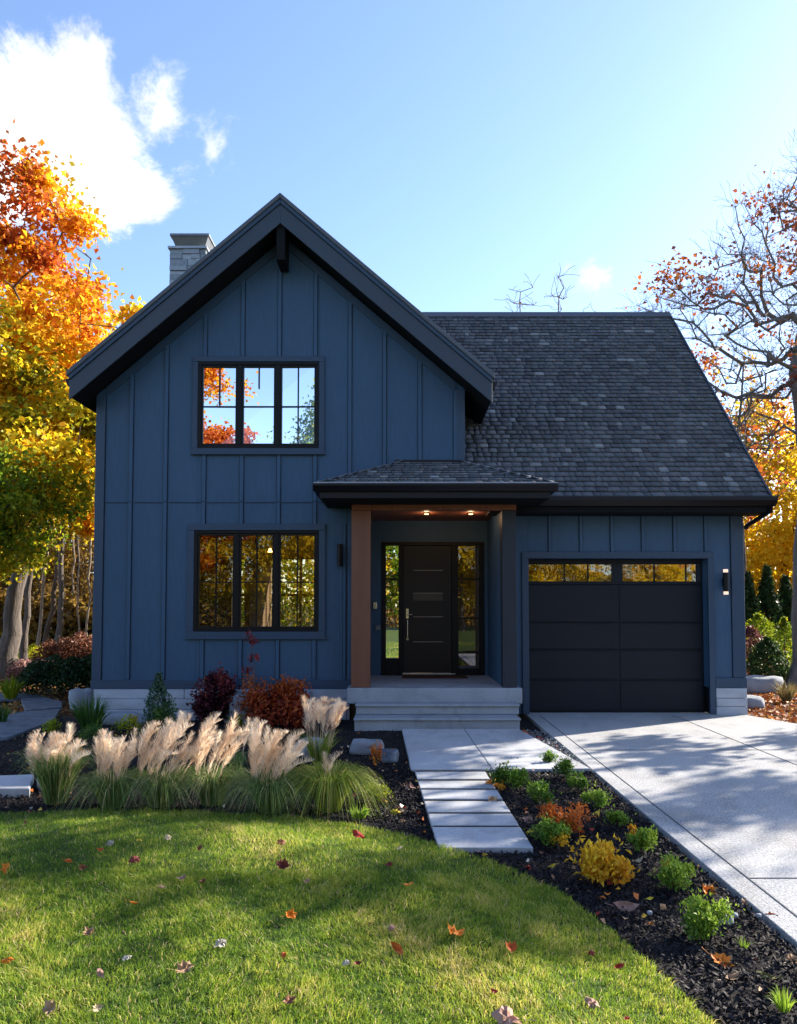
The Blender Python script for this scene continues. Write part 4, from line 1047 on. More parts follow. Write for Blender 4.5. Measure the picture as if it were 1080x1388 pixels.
make_tree('bare_tree', 'large nearly bare tree with a few rusty leaves at the right edge', 'tree', (8.9, 16.3, -.05),
          [(0, 0, 0), (0.05, 0, 2.5), (0.2, 0, 5.0), (0.0, 0, 7.0), (0.5, 0, 9.5)],
          [(-1.6, 0, 8.1, 2.0, 1.8, 1.5), (-0.2, 0, 9.6, 1.5, 1.6, 2.0), (-0.6, 0, 6.3, 1.3, 1.5, 1.4), (1.8, 0, 8.0, 2.4, 2, 2.6), (0.4, 0, 10.8, 0.9, 1.2, 1.3)],
          560, 3400, 0.11, rust_m, surf('pale_grey_bark', (0.25, 0.24, 0.235), (0.12, 0.11, 0.105), 5, 0.9, 0.9, 12, (3, 3, 0.5), bdist=0.04), 43, rtip=0.0030, spread=0.30, rtrunk=0.27, mind=0.22, twigs=4800, vfun=lambda q: 0.45, leafy=0.10, shell=0.1, step=0.28)
# columnar evergreens and shrubs at the right
def conifer(name, label, px, py, Y, wpx, toppx, mat, n_, size, group=None, vc=0.5, cat='shrub', round_=0.8, seed=0, squash=1.0):
    rg = np.random.default_rng(seed + 100); b_ = at(px, py, Y); h = at(px, toppx, Y).z; r = wpx / F * Y / 2
    root = thing(name, (b_.x, Y, 0), label, cat, group)
    t_ = rg.random(n_) ** 0.9; a = rg.uniform(0, 2 * np.pi, n_)
    prof = np.where(t_ < 0.25, 0.75 + t_, 1 - ((t_ - .25) / .75) ** (1.4 if round_ < 1 else 2.2)) * (1 + 0.16 * np.sin(a * 5 + t_ * 9) + 0.1 * np.sin(a * 3 - t_ * 23))
    rr_ = r * np.maximum(prof, 0.05) * rg.uniform(0.35, 1.05, n_) ** 0.6
    P = np.stack([b_.x + np.cos(a) * rr_, Y + np.sin(a) * rr_, h * t_ * 0.98 + 0.02], 1)
    P += rg.normal(size=P.shape) * size * 0.4
    dirs = np.stack([np.cos(a) * .5, np.sin(a) * .5, np.ones(n_)], 1)
    V, Fq = kites(P, size, rg, 0, 0.5, 0.15, dirs)
    v = np.clip(vc + 0.14 * np.sin(a * 4 + t_ * 12) + rg.normal(size=n_) * 0.16, 0, 1)
    link_mesh('foliage', V, [Fq], mat, root, v=np.repeat(v, 4))
    mb_ = MB(); mb_.tube([(b_.x, Y, -.05), (b_.x, Y, h * .7)], [0.04 * h / 2, 0.012], 6); mb_.build('stem', M['darkbark'], root)
    return root
arb = [(1014, 862, 776, 42, 'left columnar evergreen, closest to the garage corner'), (1041, 862, 768, 42, 'middle tall columnar evergreen right of the garage'), (1066, 862, 782, 40, 'right columnar evergreen beside the big trunk')]
for k, (px, py, tp_, wp, lb) in enumerate(arb):
    conifer('columnar_evergreen', 'dark ' + lb, px, py, 20.5 + .3 * k, wp, tp_, dkgreen_m, 7000, 0.10, 'columnar evergreens right of the garage', 0.5, 'evergreen', seed=k)
conifer('conical_shrub', 'green cone-shaped shrub above the boulder right of the garage', 1041, 920, 16.8, 52, 866, dkgreen_m, 4200, 0.07, None, 0.68, seed=7, round_=2)
conifer('barberry_shrub', 'reddish purple twiggy shrub behind the boulder, touching the garage corner', 1018, 915, 17.6, 62, 850, leafmat('barberry_leaves', [(0, (0.05, 0.015, 0.02)), (0.5, (0.16, 0.05, 0.05)), (1, (0.34, 0.14, 0.10))], 0.3), 2600, 0.07, seed=8, round_=2)
conifer('yellow_green_shrub', 'pale yellow-green bush below the columnar evergreens', 1030, 900, 19.4, 70, 832, lime_m, 3000, 0.07, seed=9, round_=2, vc=0.25)
conifer('yellow_green_shrub', 'fresh green bush at the foot of the big right trunk', 1064, 900, 18.6, 40, 838, green_m, 2400, 0.07, seed=10, round_=2, vc=0.4)
# left background shrubs
conifer('yellow_bush', 'glowing yellow bush between the left trunks and the dark hedge', 45, 915, 20.5, 56, 876, lime_m, 3600, 0.06, seed=11, round_=2, vc=0.75)
def hedge(name, label, x0, x1, Y, dy, h, mat, n_, size, seed, vc=0.5, cat='hedge'):
    rg = np.random.default_rng(seed); root = thing(name, ((x0 + x1) / 2, Y, 0), label, cat)
    x = rg.uniform(x0, x1, n_); u = (x - x0) / (x1 - x0); y = Y + rg.uniform(-dy, dy, n_)
    top = h * (0.65 + 0.35 * np.sin(np.pi * np.clip(u, 0, 1)) ** 0.5 + 0.07 * np.sin(x * 7) + .05 * np.sin(x * 17 + y * 5)) * (1 - 0.5 * np.abs((y - Y) / dy) ** 3)
    z = top * rg.random(n_) ** 0.5; P = np.stack([x, y, z], 1)
    V, Fq = kites(P, size, rg, 0, 0.6, 0.2); v = np.clip(vc + 0.15 * np.sin(x * 9 + z * 7) + rg.normal(size=n_) * 0.16, 0, 1)
    link_mesh('foliage', V, [Fq], mat, root, v=np.repeat(v, 4))
    mb_ = MB()
    for k in range(5):
        xx = x0 + (x1 - x0) * (k + .5) / 5; mb_ = mb_ if k else MB(); mb_.tube([(xx, Y, -.05), (xx + .05, Y, h * .5)], [.02, .008], 5)
    return root
redh = leafmat('redbrown_leaves', [(0, (0.04, 0.018, 0.012)), (0.5, (0.13, 0.05, 0.03)), (1, (0.32, 0.13, 0.07))], 0.3)
hedge('dark_hedge', 'low near-black green hedge mound beside the house corner', -7.25, -5.7, 14.6, 0.7, 0.72, dkgreen_m, 9000, 0.06, 71, 0.25)
hedge('red_hedge', 'reddish brown clipped hedge behind the dark hedge', -8.75, -6.9, 18.3, 0.8, 0.98, redh, 9000, 0.07, 72, 0.6)
hedge('pink_grass_bed', 'dusty pink ornamental planting below the yellow bush', -8.8, -7.8, 17.0, 0.4, 0.50, leafmat('dusty_pink', [(0, (0.20, 0.09, 0.08)), (1, (0.50, 0.30, 0.26))], 0.4), 3500, 0.07, 73, 0.5, 'plant')

# bare tops seen over the ridge
tops = [(704, 372, 'bare forked treetop poking over the left part of the ridge'), (757, 366, 'taller crooked bare twig top over the ridge, below the small cloud'),
        (803, 405, 'short bare twig top over the middle of the ridge'), (862, 402, 'single thin twig over the right end of the ridge')]
for k, (px, py, lb) in enumerate(tops):
    p = at(px, py, 25); hh = p.z; sp_ = (0.6, .3, .5, .1)[k]
    make_tree('bare_treetop', lb, 'tree', (p.x, 25, -.05), [(0, 0, 0), (.1, 0, hh * .4), (-.1, 0, hh * .75), (0, 0, hh - .9)], [(0, 0, hh - 0.9, sp_, .4, 0.9)], (9, 6, 7, 2)[k], 0, 0.1, rust_m, M['palebark'], 80 + k,
              rtip=0.007, rtrunk=0.05, mind=0.3, twigs=(26, 22, 16, 3)[k], shell=.0, step=.25, group='bare treetops behind the roof ridge')

# trees off to the right that throw the dappled shade, and trees across the street mirrored in the glass
shade = [(12.8, 11.6, 1.7, 8.5, 1300, 'rust', 11), (9.9, 12.4, 1.7, 9.5, 3000, 'yellow', 15), (15.4, 13.8, 2.2, 10.5, 2400, 'yellow', 16), (14.2, 7.4, 1.5, 8.5, 500, 'rust', 6)]
for k, (x, y, r, h, nl, mm, nt_) in enumerate(shade):
    make_tree('side_yard_tree', 'leafy tree %s of the driveway outside the view, shading the lawn' % ('right', 'close right', 'far right', 'near right')[k], 'tree', (x, y, -.05), [(0, 0, 0), (0, 0, h * .35), (.2, .1, h * .7)],
              [(0, 0, h * .62, r, r, h * .33)], nt_, nl, 0.17, rust_m if mm == 'rust' else yellow_m, M['bark'], 90 + k, rtip=0.012, rtrunk=0.12, spread=0.36, mind=0.8, group='trees shading the driveway')
mir = [(-10.9, -19, 2.9, 16.5, maple_m, 0.85, 13000), (-5.6, -22, 1.8, 15.5, green_m, 0.2, 5200), (-1.0, -20, 3.0, 8, green_m, 0.4, 8000), (4.0, -21, 3.2, 10, yellow_m, 0.4, 9000),
       (9.5, -20, 3.5, 11, yellow_m, 0.5, 11000), (15, -20, 3.6, 12, maple_m, 0.5, 11000), (-17, -20, 3.6, 13, maple_m, 0.5, 10000), (-5, -17, 2.4, 6.0, yellow_m, 0.4, 8000), (-9.2, -24, 3, 8.5, yellow_m, 0.4, 8000)]
nmir = ['orange maple mirrored in the left upper panes', 'sparse green tree mirrored in the right upper panes', 'low green tree mirrored in the entry glass', 'yellow tree mirrored right of the entry',
        'golden tree mirrored in the left garage panes', 'orange tree mirrored in the right garage panes', 'tall tree across the street, far left', 'small yellow tree mirrored in the lower window', 'yellow-green tree mirrored low in the lower window']
for k, (x, y, r, h, mm, vc_, nl) in enumerate(mir):
    make_tree('street_tree', nmir[k], 'tree', (x, y, -.05), [(0, 0, 0), (0, 0, h * .4), (.1, 0, h * .8)], [(0, 0, h * .58, r, r * .8, h * .40)], 70, nl, 0.24, mm, M['bark'], 120 + k, rtip=0.015, rtrunk=0.17, spread=0.5,
              vfun=lambda q, a=vc_: a, group='trees across the street')

# ================================================================ GARDEN
fg_m = leafmat('fountain_grass', [(0, (0.04, 0.075, 0.025)), (0.4, (0.11, 0.20, 0.05)), (0.7, (0.26, 0.36, 0.10)), (0.9, (0.46, 0.46, 0.20)), (1, (0.66, 0.56, 0.34))], 0.4)
fy_m = leafmat('fountain_grass_yellowish', [(0, (0.05, 0.09, 0.015)), (0.4, (0.17, 0.26, 0.03)), (0.75, (0.42, 0.46, 0.07)), (1, (0.62, 0.52, 0.22))], 0.45)
pl_m = leafmat('plume_hairs', [(0, (0.68, 0.46, 0.30)), (0.5, (0.88, 0.72, 0.55)), (1, (0.94, 0.86, 0.75))], 0.6)
def plumes(bases, tops, rg, hair=150, hl=0.070):
    "feathery seed heads: from stem base point through a curved spike"
    V, Fq, A, off = [], [], [], 0
    for b_, t_, ln, curl in zip(bases, tops, rg.uniform(0.16, 0.34, len(bases)), rg.uniform(-0.02, 0.14, len(bases))):
        b_ = np.array(b_); t_ = np.array(t_); d = t_ - b_; L = np.linalg.norm(d); d /= L
        s = rg.random(hair) ** 0.9; w_ = np.sin(np.pi * np.clip(s * 0.82 + 0.14, 0, 1)) ** 0.8
        C = t_ - d * ln * (1 - s)[:, None]; C[:, 0] += curl * s * s; C[:, 2] -= curl * .5 * s * s
        o = rg.normal(size=(hair, 3)); o -= d * (o @ d)[:, None]; o /= np.linalg.norm(o, axis=1)[:, None]
        dirh = d * 1.15 + o * 0.75; dirh /= np.linalg.norm(dirh, axis=1)[:, None]
        E_ = C + dirh * (hl * (0.35 + w_))[:, None]
        sd_ = np.cross(dirh, rg.normal(size=(hair, 3))); sd_ /= np.linalg.norm(sd_, axis=1)[:, None]; sd_ *= 0.0019
        v3 = np.stack([C - sd_, C + sd_, E_], 1).reshape(-1, 3); V.append(v3); Fq.append(np.arange(3 * hair).reshape(-1, 3) + off); off += 3 * hair
        A.append(np.repeat(np.clip(rg.normal(0.55, 0.22, hair) + rg.normal() * .12, 0, 1), 3))
        sd2 = np.array([0.0022, 0, 0]); V.append(np.array([b_ - sd2, b_ + sd2, t_ - d * ln * .3])); Fq.append(np.arange(3).reshape(1, 3) + off); off += 3; A.append(np.full(3, 0.3))
    return np.vstack(V), np.vstack(Fq), np.concatenate(A)
def fountain(label, px, py, wpx, hpx, nb, mat, pl, seed, group='clumps of fountain grass along the lawn edge', droop=1.0):
    "pl: (count, left px, right px, top py lo, top py hi, lean)"
    rg = np.random.default_rng(seed); b_ = gr(px, py); Y = b_.y; sc = Y / F
    root = thing('fountain_grass', (b_.x, Y, 0), label, 'ornamental grass', group)
    hw, hh = wpx * sc / 2, hpx * sc
    nb = int(nb * 1.5); a = rg.uniform(0, 2 * np.pi, nb); r0 = 0.09 * np.sqrt(rg.random(nb))
    P = np.stack([b_.x + np.cos(a) * r0, Y + np.sin(a) * r0, np.full(nb, -.02)], 1)
    e_ = rg.random(nb) ** 0.75; Ln = hh * (0.75 + 0.65 * e_) * rg.uniform(.75, 1.15, nb)
    D = np.stack([np.cos(a), np.sin(a)], 1) * (1.12 * hw / (1.15 * Ln) * e_)[:, None] * 1.0 + rg.normal(size=(nb, 2)) * .07
    V, Fl, m = blades(P, D, Ln, rg.uniform(0.005, 0.0105, nb), rg, 5, 0.15 + e_ * 0.95 * droop)
    V[:, 2] = np.maximum(V[:, 2], -0.01)
    v = np.clip(0.42 + rg.normal(size=nb) * 0.2 + 0.15 * e_, 0, 0.85); v = np.where(rg.random(nb) < 0.17, rg.uniform(.88, 1.0, nb), v * .85)
    link_mesh('blade_tuft', V, Fl, mat, root, v=np.repeat(v, m))
    if pl:
        n_, xa, xb, ya, yb, lean = pl; n_ = int(n_ * 0.9)
        xt = rg.uniform(xa, xb, n_); yt = ya + 5 + (yb - ya) * rg.random(n_) ** .9; dy = rg.normal(size=n_) * 0.12
        tops_ = [tuple(at(x_, y_, Y + d_)) for x_, y_, d_ in zip(xt, yt, dy)]
        bases = [(b_.x + (t_[0] - b_.x) * .62 - lean * .12, Y + (t_[1] - Y) * .3, hh * .35) for t_ in tops_]
        V, Fq, A = plumes(bases, tops_, rg)
        link_mesh('seed_plumes', V, [Fq], pl_m, root, v=A)
    return root
fountain('upright fountain grass clump with tan plumes, leftmost at the lawn edge', 76, 1086, 84, 100, 620, fg_m, (30, 28, 108, 978, 1012, .2), 1, droop=.55)
fountain('fountain grass clump with spiky pale plumes, second from the left', 152, 1092, 125, 82, 520, fg_m, (26, 128, 195, 984, 1020, .2), 2)
fountain('fountain grass clump with the broadest mass of pinkish plumes leaning right', 218, 1090, 125, 84, 520, fg_m, (44, 192, 285, 962, 1012, .8), 3)
fountain('fountain grass clump below a tall fan of plumes, fourth from the left', 287, 1088, 110, 84, 480, fg_m, (26, 268, 330, 958, 1002, .7), 4)
fountain('dense green striped fountain grass clump with leaning plumes below the red shrub', 366, 1098, 135, 92, 700, fg_m, (38, 338, 412, 972, 1016, .6), 5)
fountain('large yellow-green fountain grass mound without plumes beside the walkway bed', 447, 1096, 145, 100, 1000, fy_m, (3, 432, 470, 1000, 1020, .0), 6)
fountain('tall upright tan fan of grass plumes behind the yellow-green mound', 432, 1030, 60, 50, 160, fy_m, (34, 410, 462, 936, 958, .1), 7, None, .4)
fountain('small tan grass plume clump behind the leftmost grasses', 318, 1040, 30, 40, 120, fg_m, (5, 318, 352, 966, 990, .0), 8, None)

def bush(name, label, px, py, wpx, hpx, mat, n_, size, seed, vc=0.5, cat='shrub', group=None, clumps=9, aspect=.6, vtop=0.0, stem=True, up=0.0, z=0.0):
    rg = np.random.default_rng(seed); b_ = gr(px, py); Y = b_.y; sc = Y / F; r, h = wpx * sc / 2, hpx * sc
    root = thing(name, (b_.x, Y, 0), label, cat, group)
    ca = rg.uniform(0, 2 * np.pi, clumps); cr_ = r * 0.62 * np.sqrt(rg.random(clumps)); cz = h * rg.uniform(0.25, 0.85, clumps) * (1 - .4 * (cr_ / r)); cs_ = rg.uniform(.55, 1.15, clumps)
    C = np.stack([b_.x + np.cos(ca) * cr_, Y + np.sin(ca) * cr_, cz], 1); ci = rg.integers(0, clumps, n_)
    o = rg.normal(size=(n_, 3)); o /= np.linalg.norm(o, axis=1)[:, None]; o *= (rg.random(n_) ** .45)[:, None]
    P = C[ci] + o * np.array([r * .42, r * .42, h * .34]) * cs_[ci][:, None]; P += rg.normal(size=P.shape) * size * (rg.random(n_) < .15)[:, None] * 1.2; P[:, 2] = np.abs(P[:, 2]) + .004
    dirs = o + np.array([0, 0, up])
    V, Fq = kites(P, size, rg, 0, aspect, .2, dirs)
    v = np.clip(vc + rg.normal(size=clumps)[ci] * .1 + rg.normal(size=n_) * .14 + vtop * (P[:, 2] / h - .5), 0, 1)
    link_mesh('foliage', V, [Fq], mat, root, v=np.repeat(v, 4))
    if stem:
        N_ = [np.array([b_.x, Y, -.03]), np.array([b_.x, Y, h * .12])] + list(C); pr = [-1, 0] + [1] * clumps
        V, Fq = tubes_np(np.array(N_), pr, np.array([.012, .010] + [.004] * clumps), 5); link_mesh('stems', V, [Fq], M['darkbark'], root, smooth=True)
    return root
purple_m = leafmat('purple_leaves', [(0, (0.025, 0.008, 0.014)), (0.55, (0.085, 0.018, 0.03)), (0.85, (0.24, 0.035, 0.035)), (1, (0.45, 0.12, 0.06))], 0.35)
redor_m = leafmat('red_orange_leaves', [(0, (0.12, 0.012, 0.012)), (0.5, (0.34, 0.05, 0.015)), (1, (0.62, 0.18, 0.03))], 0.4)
bgreen_m = leafmat('boxwood_leaves', [(0, (0.035, 0.08, 0.012)), (0.5, (0.13, 0.26, 0.028)), (1, (0.40, 0.54, 0.06))], 0.4)
yorb_m = leafmat('yellow_orange_leaves', [(0, (0.55, 0.13, 0.02)), (0.3, (0.78, 0.34, 0.02)), (1, (0.88, 0.62, 0.04))], 0.45)
plant_m = leafmat('broad_leaves', [(0, (0.02, 0.06, 0.015)), (0.6, (0.07, 0.16, 0.03)), (1, (0.30, 0.38, 0.06))], 0.35)

# foundation planting
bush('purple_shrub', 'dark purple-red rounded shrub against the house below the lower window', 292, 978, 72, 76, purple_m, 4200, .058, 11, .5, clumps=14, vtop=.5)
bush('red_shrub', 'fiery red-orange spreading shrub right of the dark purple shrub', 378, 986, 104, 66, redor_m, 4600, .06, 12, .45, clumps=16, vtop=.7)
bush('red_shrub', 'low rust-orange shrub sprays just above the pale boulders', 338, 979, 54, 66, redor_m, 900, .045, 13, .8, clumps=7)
# red seedling
p = gr(343, 984); rg = np.random.default_rng(5)
sdl = thing('red_seedling', (p.x, p.y, 0), 'tall thin seedling with wine red leaves in front of the lower window', 'sapling')
zt0 = at(338, 858, p.y).z; mb = MB(); mb.tube([(p.x, p.y, -.02), (p.x + .02, p.y, zt0 * .5), (p.x - .02, p.y, zt0 * .93)], [.009, .007, .004], 6); mb.build('stem', M['darkbark'], sdl)
C = np.array([[p.x - .06, p.y, zt0 * .97], [p.x - .0, p.y, zt0 * .90], [p.x + .03, p.y, zt0 * .74], [p.x - .02, p.y, zt0 * .72], [p.x - .12, p.y, zt0 * .60]])
ci = rg.integers(0, 5, 110); P = C[ci] + rg.normal(size=(110, 3)) * np.array([.04, .04, .03])
V, Fq = kites(P, .07, rg, 0, .4, .2, np.tile([0.2, 0, -.9], (110, 1))); link_mesh('leaves', V, [Fq], leafmat('wine_leaves', [(0, (.10, .015, .02)), (1, (.34, .05, .05))], .4), sdl, v=np.repeat(rg.random(110), 4))

def rosette(name, label, px, py, wpx, hpx, mat, n_, wd, seed, cat='plant', vc=.5, droop=.5, group=None):
    rg = np.random.default_rng(seed); b_ = gr(px, py); Y = b_.y; sc = Y / F; r, h = wpx * sc / 2, hpx * sc
    root = thing(name, (b_.x, Y, 0), label, cat, group); a = rg.uniform(0, 2 * np.pi, n_); e_ = rg.random(n_)
    P = np.stack([b_.x + np.cos(a) * r * .2, Y + np.sin(a) * r * .2, np.full(n_, -.01)], 1); Ln = h * (1.15 + .3 * e_) * rg.uniform(.6, 1, n_)
    D = np.stack([np.cos(a), np.sin(a)], 1) * (r * .75 / Ln * e_)[:, None]
    V, Fl, m = blades(P, D, Ln, np.full(n_, wd) * rg.uniform(.7, 1.2, n_), rg, 4, droop * e_); V[:, 2] = np.maximum(V[:, 2], 0)
    link_mesh('leaves', V, Fl, mat, root, v=np.repeat(np.clip(rg.normal(vc, .2, n_), 0, 1), m)); return root
rosette('fern_plant', 'dark green fern-like plant at the left corner of the foundation', 122, 996, 78, 58, plant_m, 190, .022, 21, vc=.4)
bush('leafy_plant', 'small mid-green leafy plant in front of the fern by the foundation', 122, 1004, 50, 26, plant_m, 700, .03, 22, .5, 'plant')
conifer('dwarf_conifer', 'bluish green pointed dwarf conifer against the stone foundation', 214, 975, 10.3, 38, 914, leafmat('blue_green_needles', [(0, (.02, .05, .03)), (.6, (.07, .13, .08)), (1, (.20, .27, .17))], .25), 1800, .045, cat='dwarf conifer', seed=15)
bush('leafy_plant', 'green leafy plant around the foot of the pointed conifer', 222, 990, 56, 40, plant_m, 1000, .035, 23, .5, 'plant')
bush('flowering_plant', 'low lime plant with orange-yellow flowers left of the pointed conifer', 178, 994, 52, 26, lime_m, 420, .035, 24, .35, 'plant')
bush('orange_flowers', 'cluster of bright orange flowers over the lime plant', 180, 984, 22, 18, yorb_m, 130, .03, 25, .35, 'flowers', clumps=4)
bush('lime_plant', 'small lime green plant at the base of the purple shrub', 322, 988, 26, 20, lime_m, 300, .035, 26, .3, 'plant')
bush('yellow_flowers', 'small yellow flower cluster between the grass plumes', 344, 1012, 14, 14, yorb_m, 110, .025, 27, .9, 'flowers', clumps=4)
bush('lime_plant', 'small lime and cream plant behind the leftmost grass clump', 68, 992, 36, 22, lime_m, 260, .035, 28, .3, 'plant')
bush('orange_flowers', 'orange and cream flower pair right of the leftmost grass clump', 106, 1030, 20, 24, yorb_m, 120, .03, 29, .4, 'flowers', clumps=3)
rosette('broadleaf_plant', 'yellowish broad-bladed plant at the left edge beside the hedge', 14, 948, 50, 34, lime_m, 80, .035, 30, vc=.15)
rosette('low_green_plant', 'dark green tuft at the left edge below the stone path', 4, 980, 30, 26, plant_m, 70, .02, 31)
bush('orange_plant', 'upright small orange-leaved plant near the left side of the landing', 510, 1036, 20, 42, yorb_m, 340, .024, 32, .15, 'plant', clumps=7)
bush('lime_plant', 'low feathery yellow-green plant beside the left edge of the walkway slabs', 512, 1084, 60, 24, lime_m, 800, .032, 33, .3, 'plant')
rosette('green_seedling', 'bright green broad-leaved seedling at the foot of the yellow-green grass mound', 486, 1108, 60, 22, bgreen_m, 26, .035, 34, vc=.7, droop=.8)
bush('dark_evergreen', 'dark low evergreen tucked against the left side of the steps', 452, 966, 46, 34, dkgreen_m, 700, .04, 35, .4)

# shrubs in the right bed
rb = [('small_shrub', 'dark green sprig at the upper tip of the right bed beside the landing', 746, 1034, 22, 15, bgreen_m, 380, .025, .3),
      ('small_shrub', 'upright dark green shrub at the corner where landing meets slabs', 686, 1064, 36, 34, bgreen_m, 620, .03, .28),
      ('small_shrub', 'green leafy shrub just right of the upright corner shrub', 706, 1070, 28, 32, bgreen_m, 520, .03, .45),
      ('small_shrub', 'round dark shrub with orange leaf bits at its foot, right of the slabs', 735, 1090, 32, 32, bgreen_m, 640, .026, .3),
      ('small_shrub', 'green shrub highest along the driveway side of the bed', 766, 1052, 32, 26, bgreen_m, 560, .026, .42),
      ('small_shrub', 'leafy green shrub second down the driveway side', 784, 1072, 28, 26, bgreen_m, 520, .026, .5),
      ('small_shrub', 'bright green shrub with a yellow leaf at its foot, third down the driveway side', 806, 1092, 30, 24, bgreen_m, 560, .026, .72),
      ('small_shrub', 'flat feathery green shrub beside a small red leaf', 838, 1116, 30, 20, bgreen_m, 460, .024, .62),
      ('small_shrub', 'green shrub tinged orange on its left top', 868, 1150, 38, 28, bgreen_m, 760, .024, .72),
      ('small_shrub', 'wide green shrub with a yellow-orange top', 912, 1196, 52, 34, bgreen_m, 1000, .024, .75),
      ('small_shrub', 'largest dark green round shrub low in the bed beside white stones', 957, 1264, 58, 42, bgreen_m, 1500, .022, .62),
      ('yellow_shrub', 'broad golden yellow shrub in the middle of the right bed', 817, 1194, 66, 44, yorb_m, 1300, .04, .66),
      ('mixed_plant', 'grey-green plant with an orange crown above the golden shrub', 752, 1142, 56, 34, bgreen_m, 800, .026, .45),
      ('orange_crown_plant', 'orange-red leaved plant behind the grey-green plant', 768, 1130, 62, 38, redor_m, 620, .03, .85),
      ('yellow_sprig', 'small yellow sprig at the edge of the walkway slab', 757, 1148, 22, 20, yorb_m, 160, .028, .9)]
for k, (nm, lb, px, py, w_, h_, mt, n_, sz, vc_) in enumerate(rb):
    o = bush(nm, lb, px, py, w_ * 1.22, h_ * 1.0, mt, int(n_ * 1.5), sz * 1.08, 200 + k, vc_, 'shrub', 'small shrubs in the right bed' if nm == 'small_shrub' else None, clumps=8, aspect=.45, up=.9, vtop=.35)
for (lb, px, py, w_, h_, k) in (('orange-tipped shoots on the left top of the shrub nearest the golden bush', 856, 1136, 16, 18, 0), ('orange shoots over the wide green shrub', 904, 1182, 28, 22, 1), ('orange flower sprig beside the second walkway slab', 676, 1072, 24, 12, 2)):
    bush('orange_shoots', lb, px, py, w_, h_, yorb_m, 110, .022, 240 + k, .3, 'plant', None, clumps=3, up=.8)
rosette('grass_tuft', 'small bright green sprout in the mulch below the large round shrub', 1008, 1284, 34, 16, bgreen_m, 26, .006, 51, vc=.9)
rosette('grass_tuft', 'green grass tuft in the mulch at the bottom right corner', 1062, 1370, 52, 34, bgreen_m, 80, .006, 52, vc=.85)
rosette('dry_grass_tuft', 'dry brown-green grass tuft on the leaf litter right of the garage', 1066, 950, 52, 30, leafmat('dry_grass', [(0, (.10, .08, .03)), (1, (.34, .27, .11))], .3), 190, .012, 53)

# ---- rocks and flagstones
import mathutils
def rock(label, px, py, wpx, hpx, dep, seed, mat='stone', name='boulder', flat=1.0, group=None, sub=3):
    b_ = gr(px, py); Y = b_.y + dep / 2; sc = Y / F; r, h = wpx * sc / 2, hpx * sc
    bm = __import__('bmesh').new(); __import__('bmesh').ops.create_icosphere(bm, subdivisions=sub, radius=1)
    for v in bm.verts:
        c = v.co; n_ = mathutils.noise.noise(c * 1.1 + Vector((seed * 7.1, 0, 0))) * .35 + mathutils.noise.noise(c * 3 + Vector((seed, 3, 0))) * .12
        c *= 1 + n_
        c.z = max(min(c.z, .55 + .1 * mathutils.noise.noise(Vector((c.x * 2, c.y * 2, seed)))), -.3)
        if flat < 1: c.x = math.copysign(abs(c.x) ** flat, c.x); c.y = math.copysign(abs(c.y) ** flat, c.y)
        v.co = Vector((c.x * r, c.y * dep / 2, (c.z + .12) * h / .72))
    me = bpy.data.meshes.new(name); bm.to_mesh(me); bm.free(); me.materials.append(M[mat])
    for p_ in me.polygons: p_.use_smooth = True
    o = bpy.data.objects.new(name, me); col.objects.link(o); o.location = (b_.x, Y, 0)
    return tag(o, label, name.replace('_', ' '), group)
rock('pale boulder between the purple shrub and the red shrub', 326, 980, 50, 40, .4, 1)
rock('small pale boulder behind the tall tan plumes, left of the steps', 404, 976, 36, 38, .4, 2)
rock('pale boulder at the left corner of the house foundation', 106, 962, 40, 26, .5, 3)
rock('small rounded stone in front of the foundation, right of the fern', 160, 981, 60, 14, .3, 14, flat=.8)
rock('long grey boulder behind the flat stone, right of the garage corner', 1036, 938, 62, 19, .8, 4)
rock('flat pale stepping stone lying in the leaf litter beside the garage', 1024, 958, 40, 12, .5, 5, flat=.7)
rock('pale stone half hidden by the yellow-green grass mound', 418, 1022, 40, 18, .3, 6)
rock('flat pale slab beside the orange plant', 496, 1020, 44, 14, .3, 7, flat=.6)
rock('white stone beside the largest round shrub', 989, 1252, 17, 8, .05, 8, sub=2)
rock('small white stone right below the taller white stone', 999, 1244, 7, 4, .04, 9, sub=2)
rock('pale pebble on the mulch by the driveway edge', 1030, 1244, 7, 4, .03, 10, sub=2)
rock('white pebble near the lawn edge above the rusty leaf', 882, 1240, 6, 4, .03, 11, sub=2)
rock('bluish patch stone at the left edge of the landing', 528, 1032, 24, 12, .3, 12, 'slate')
rock('grey stone under the leftmost grasses', 58, 1070, 26, 20, .25, 13)
def slab(label, P, th, mat, name='flagstone', group='flagstones of the side path'):
    pts = [gr(*q) for q in P]; base = sum(pts, Vector()) / len(pts); mb_ = MB(); mb_.prism_xy(pts, -.04, th)
    o = mb_.build(name, mat, bevel=.012); o.data.transform(mathutils.Matrix.Translation(-base)); o.location = base; return tag(o, label, 'flagstone', group)
slab('square pale slab at the left edge beside the leftmost grass', [(-14, 1076), (40, 1076), (46, 1056), (-8, 1058)], .05, M['concrete'], group=None)
slab('slate flagstone of the side path nearest the lawn', [(-60, 1005), (10, 1001), (72, 978), (82, 962), (30, 966), (-60, 985)], .02, M['slate'])
slab('slate flagstone at the bend of the side path by the fern', [(34, 964), (84, 960), (84, 952), (60, 946), (28, 948)], .02, M['slate'])
slab('slate flagstone farthest back on the side path', [(-40, 952), (24, 948), (58, 944), (20, 939), (-30, 942)], .02, M['slate'])
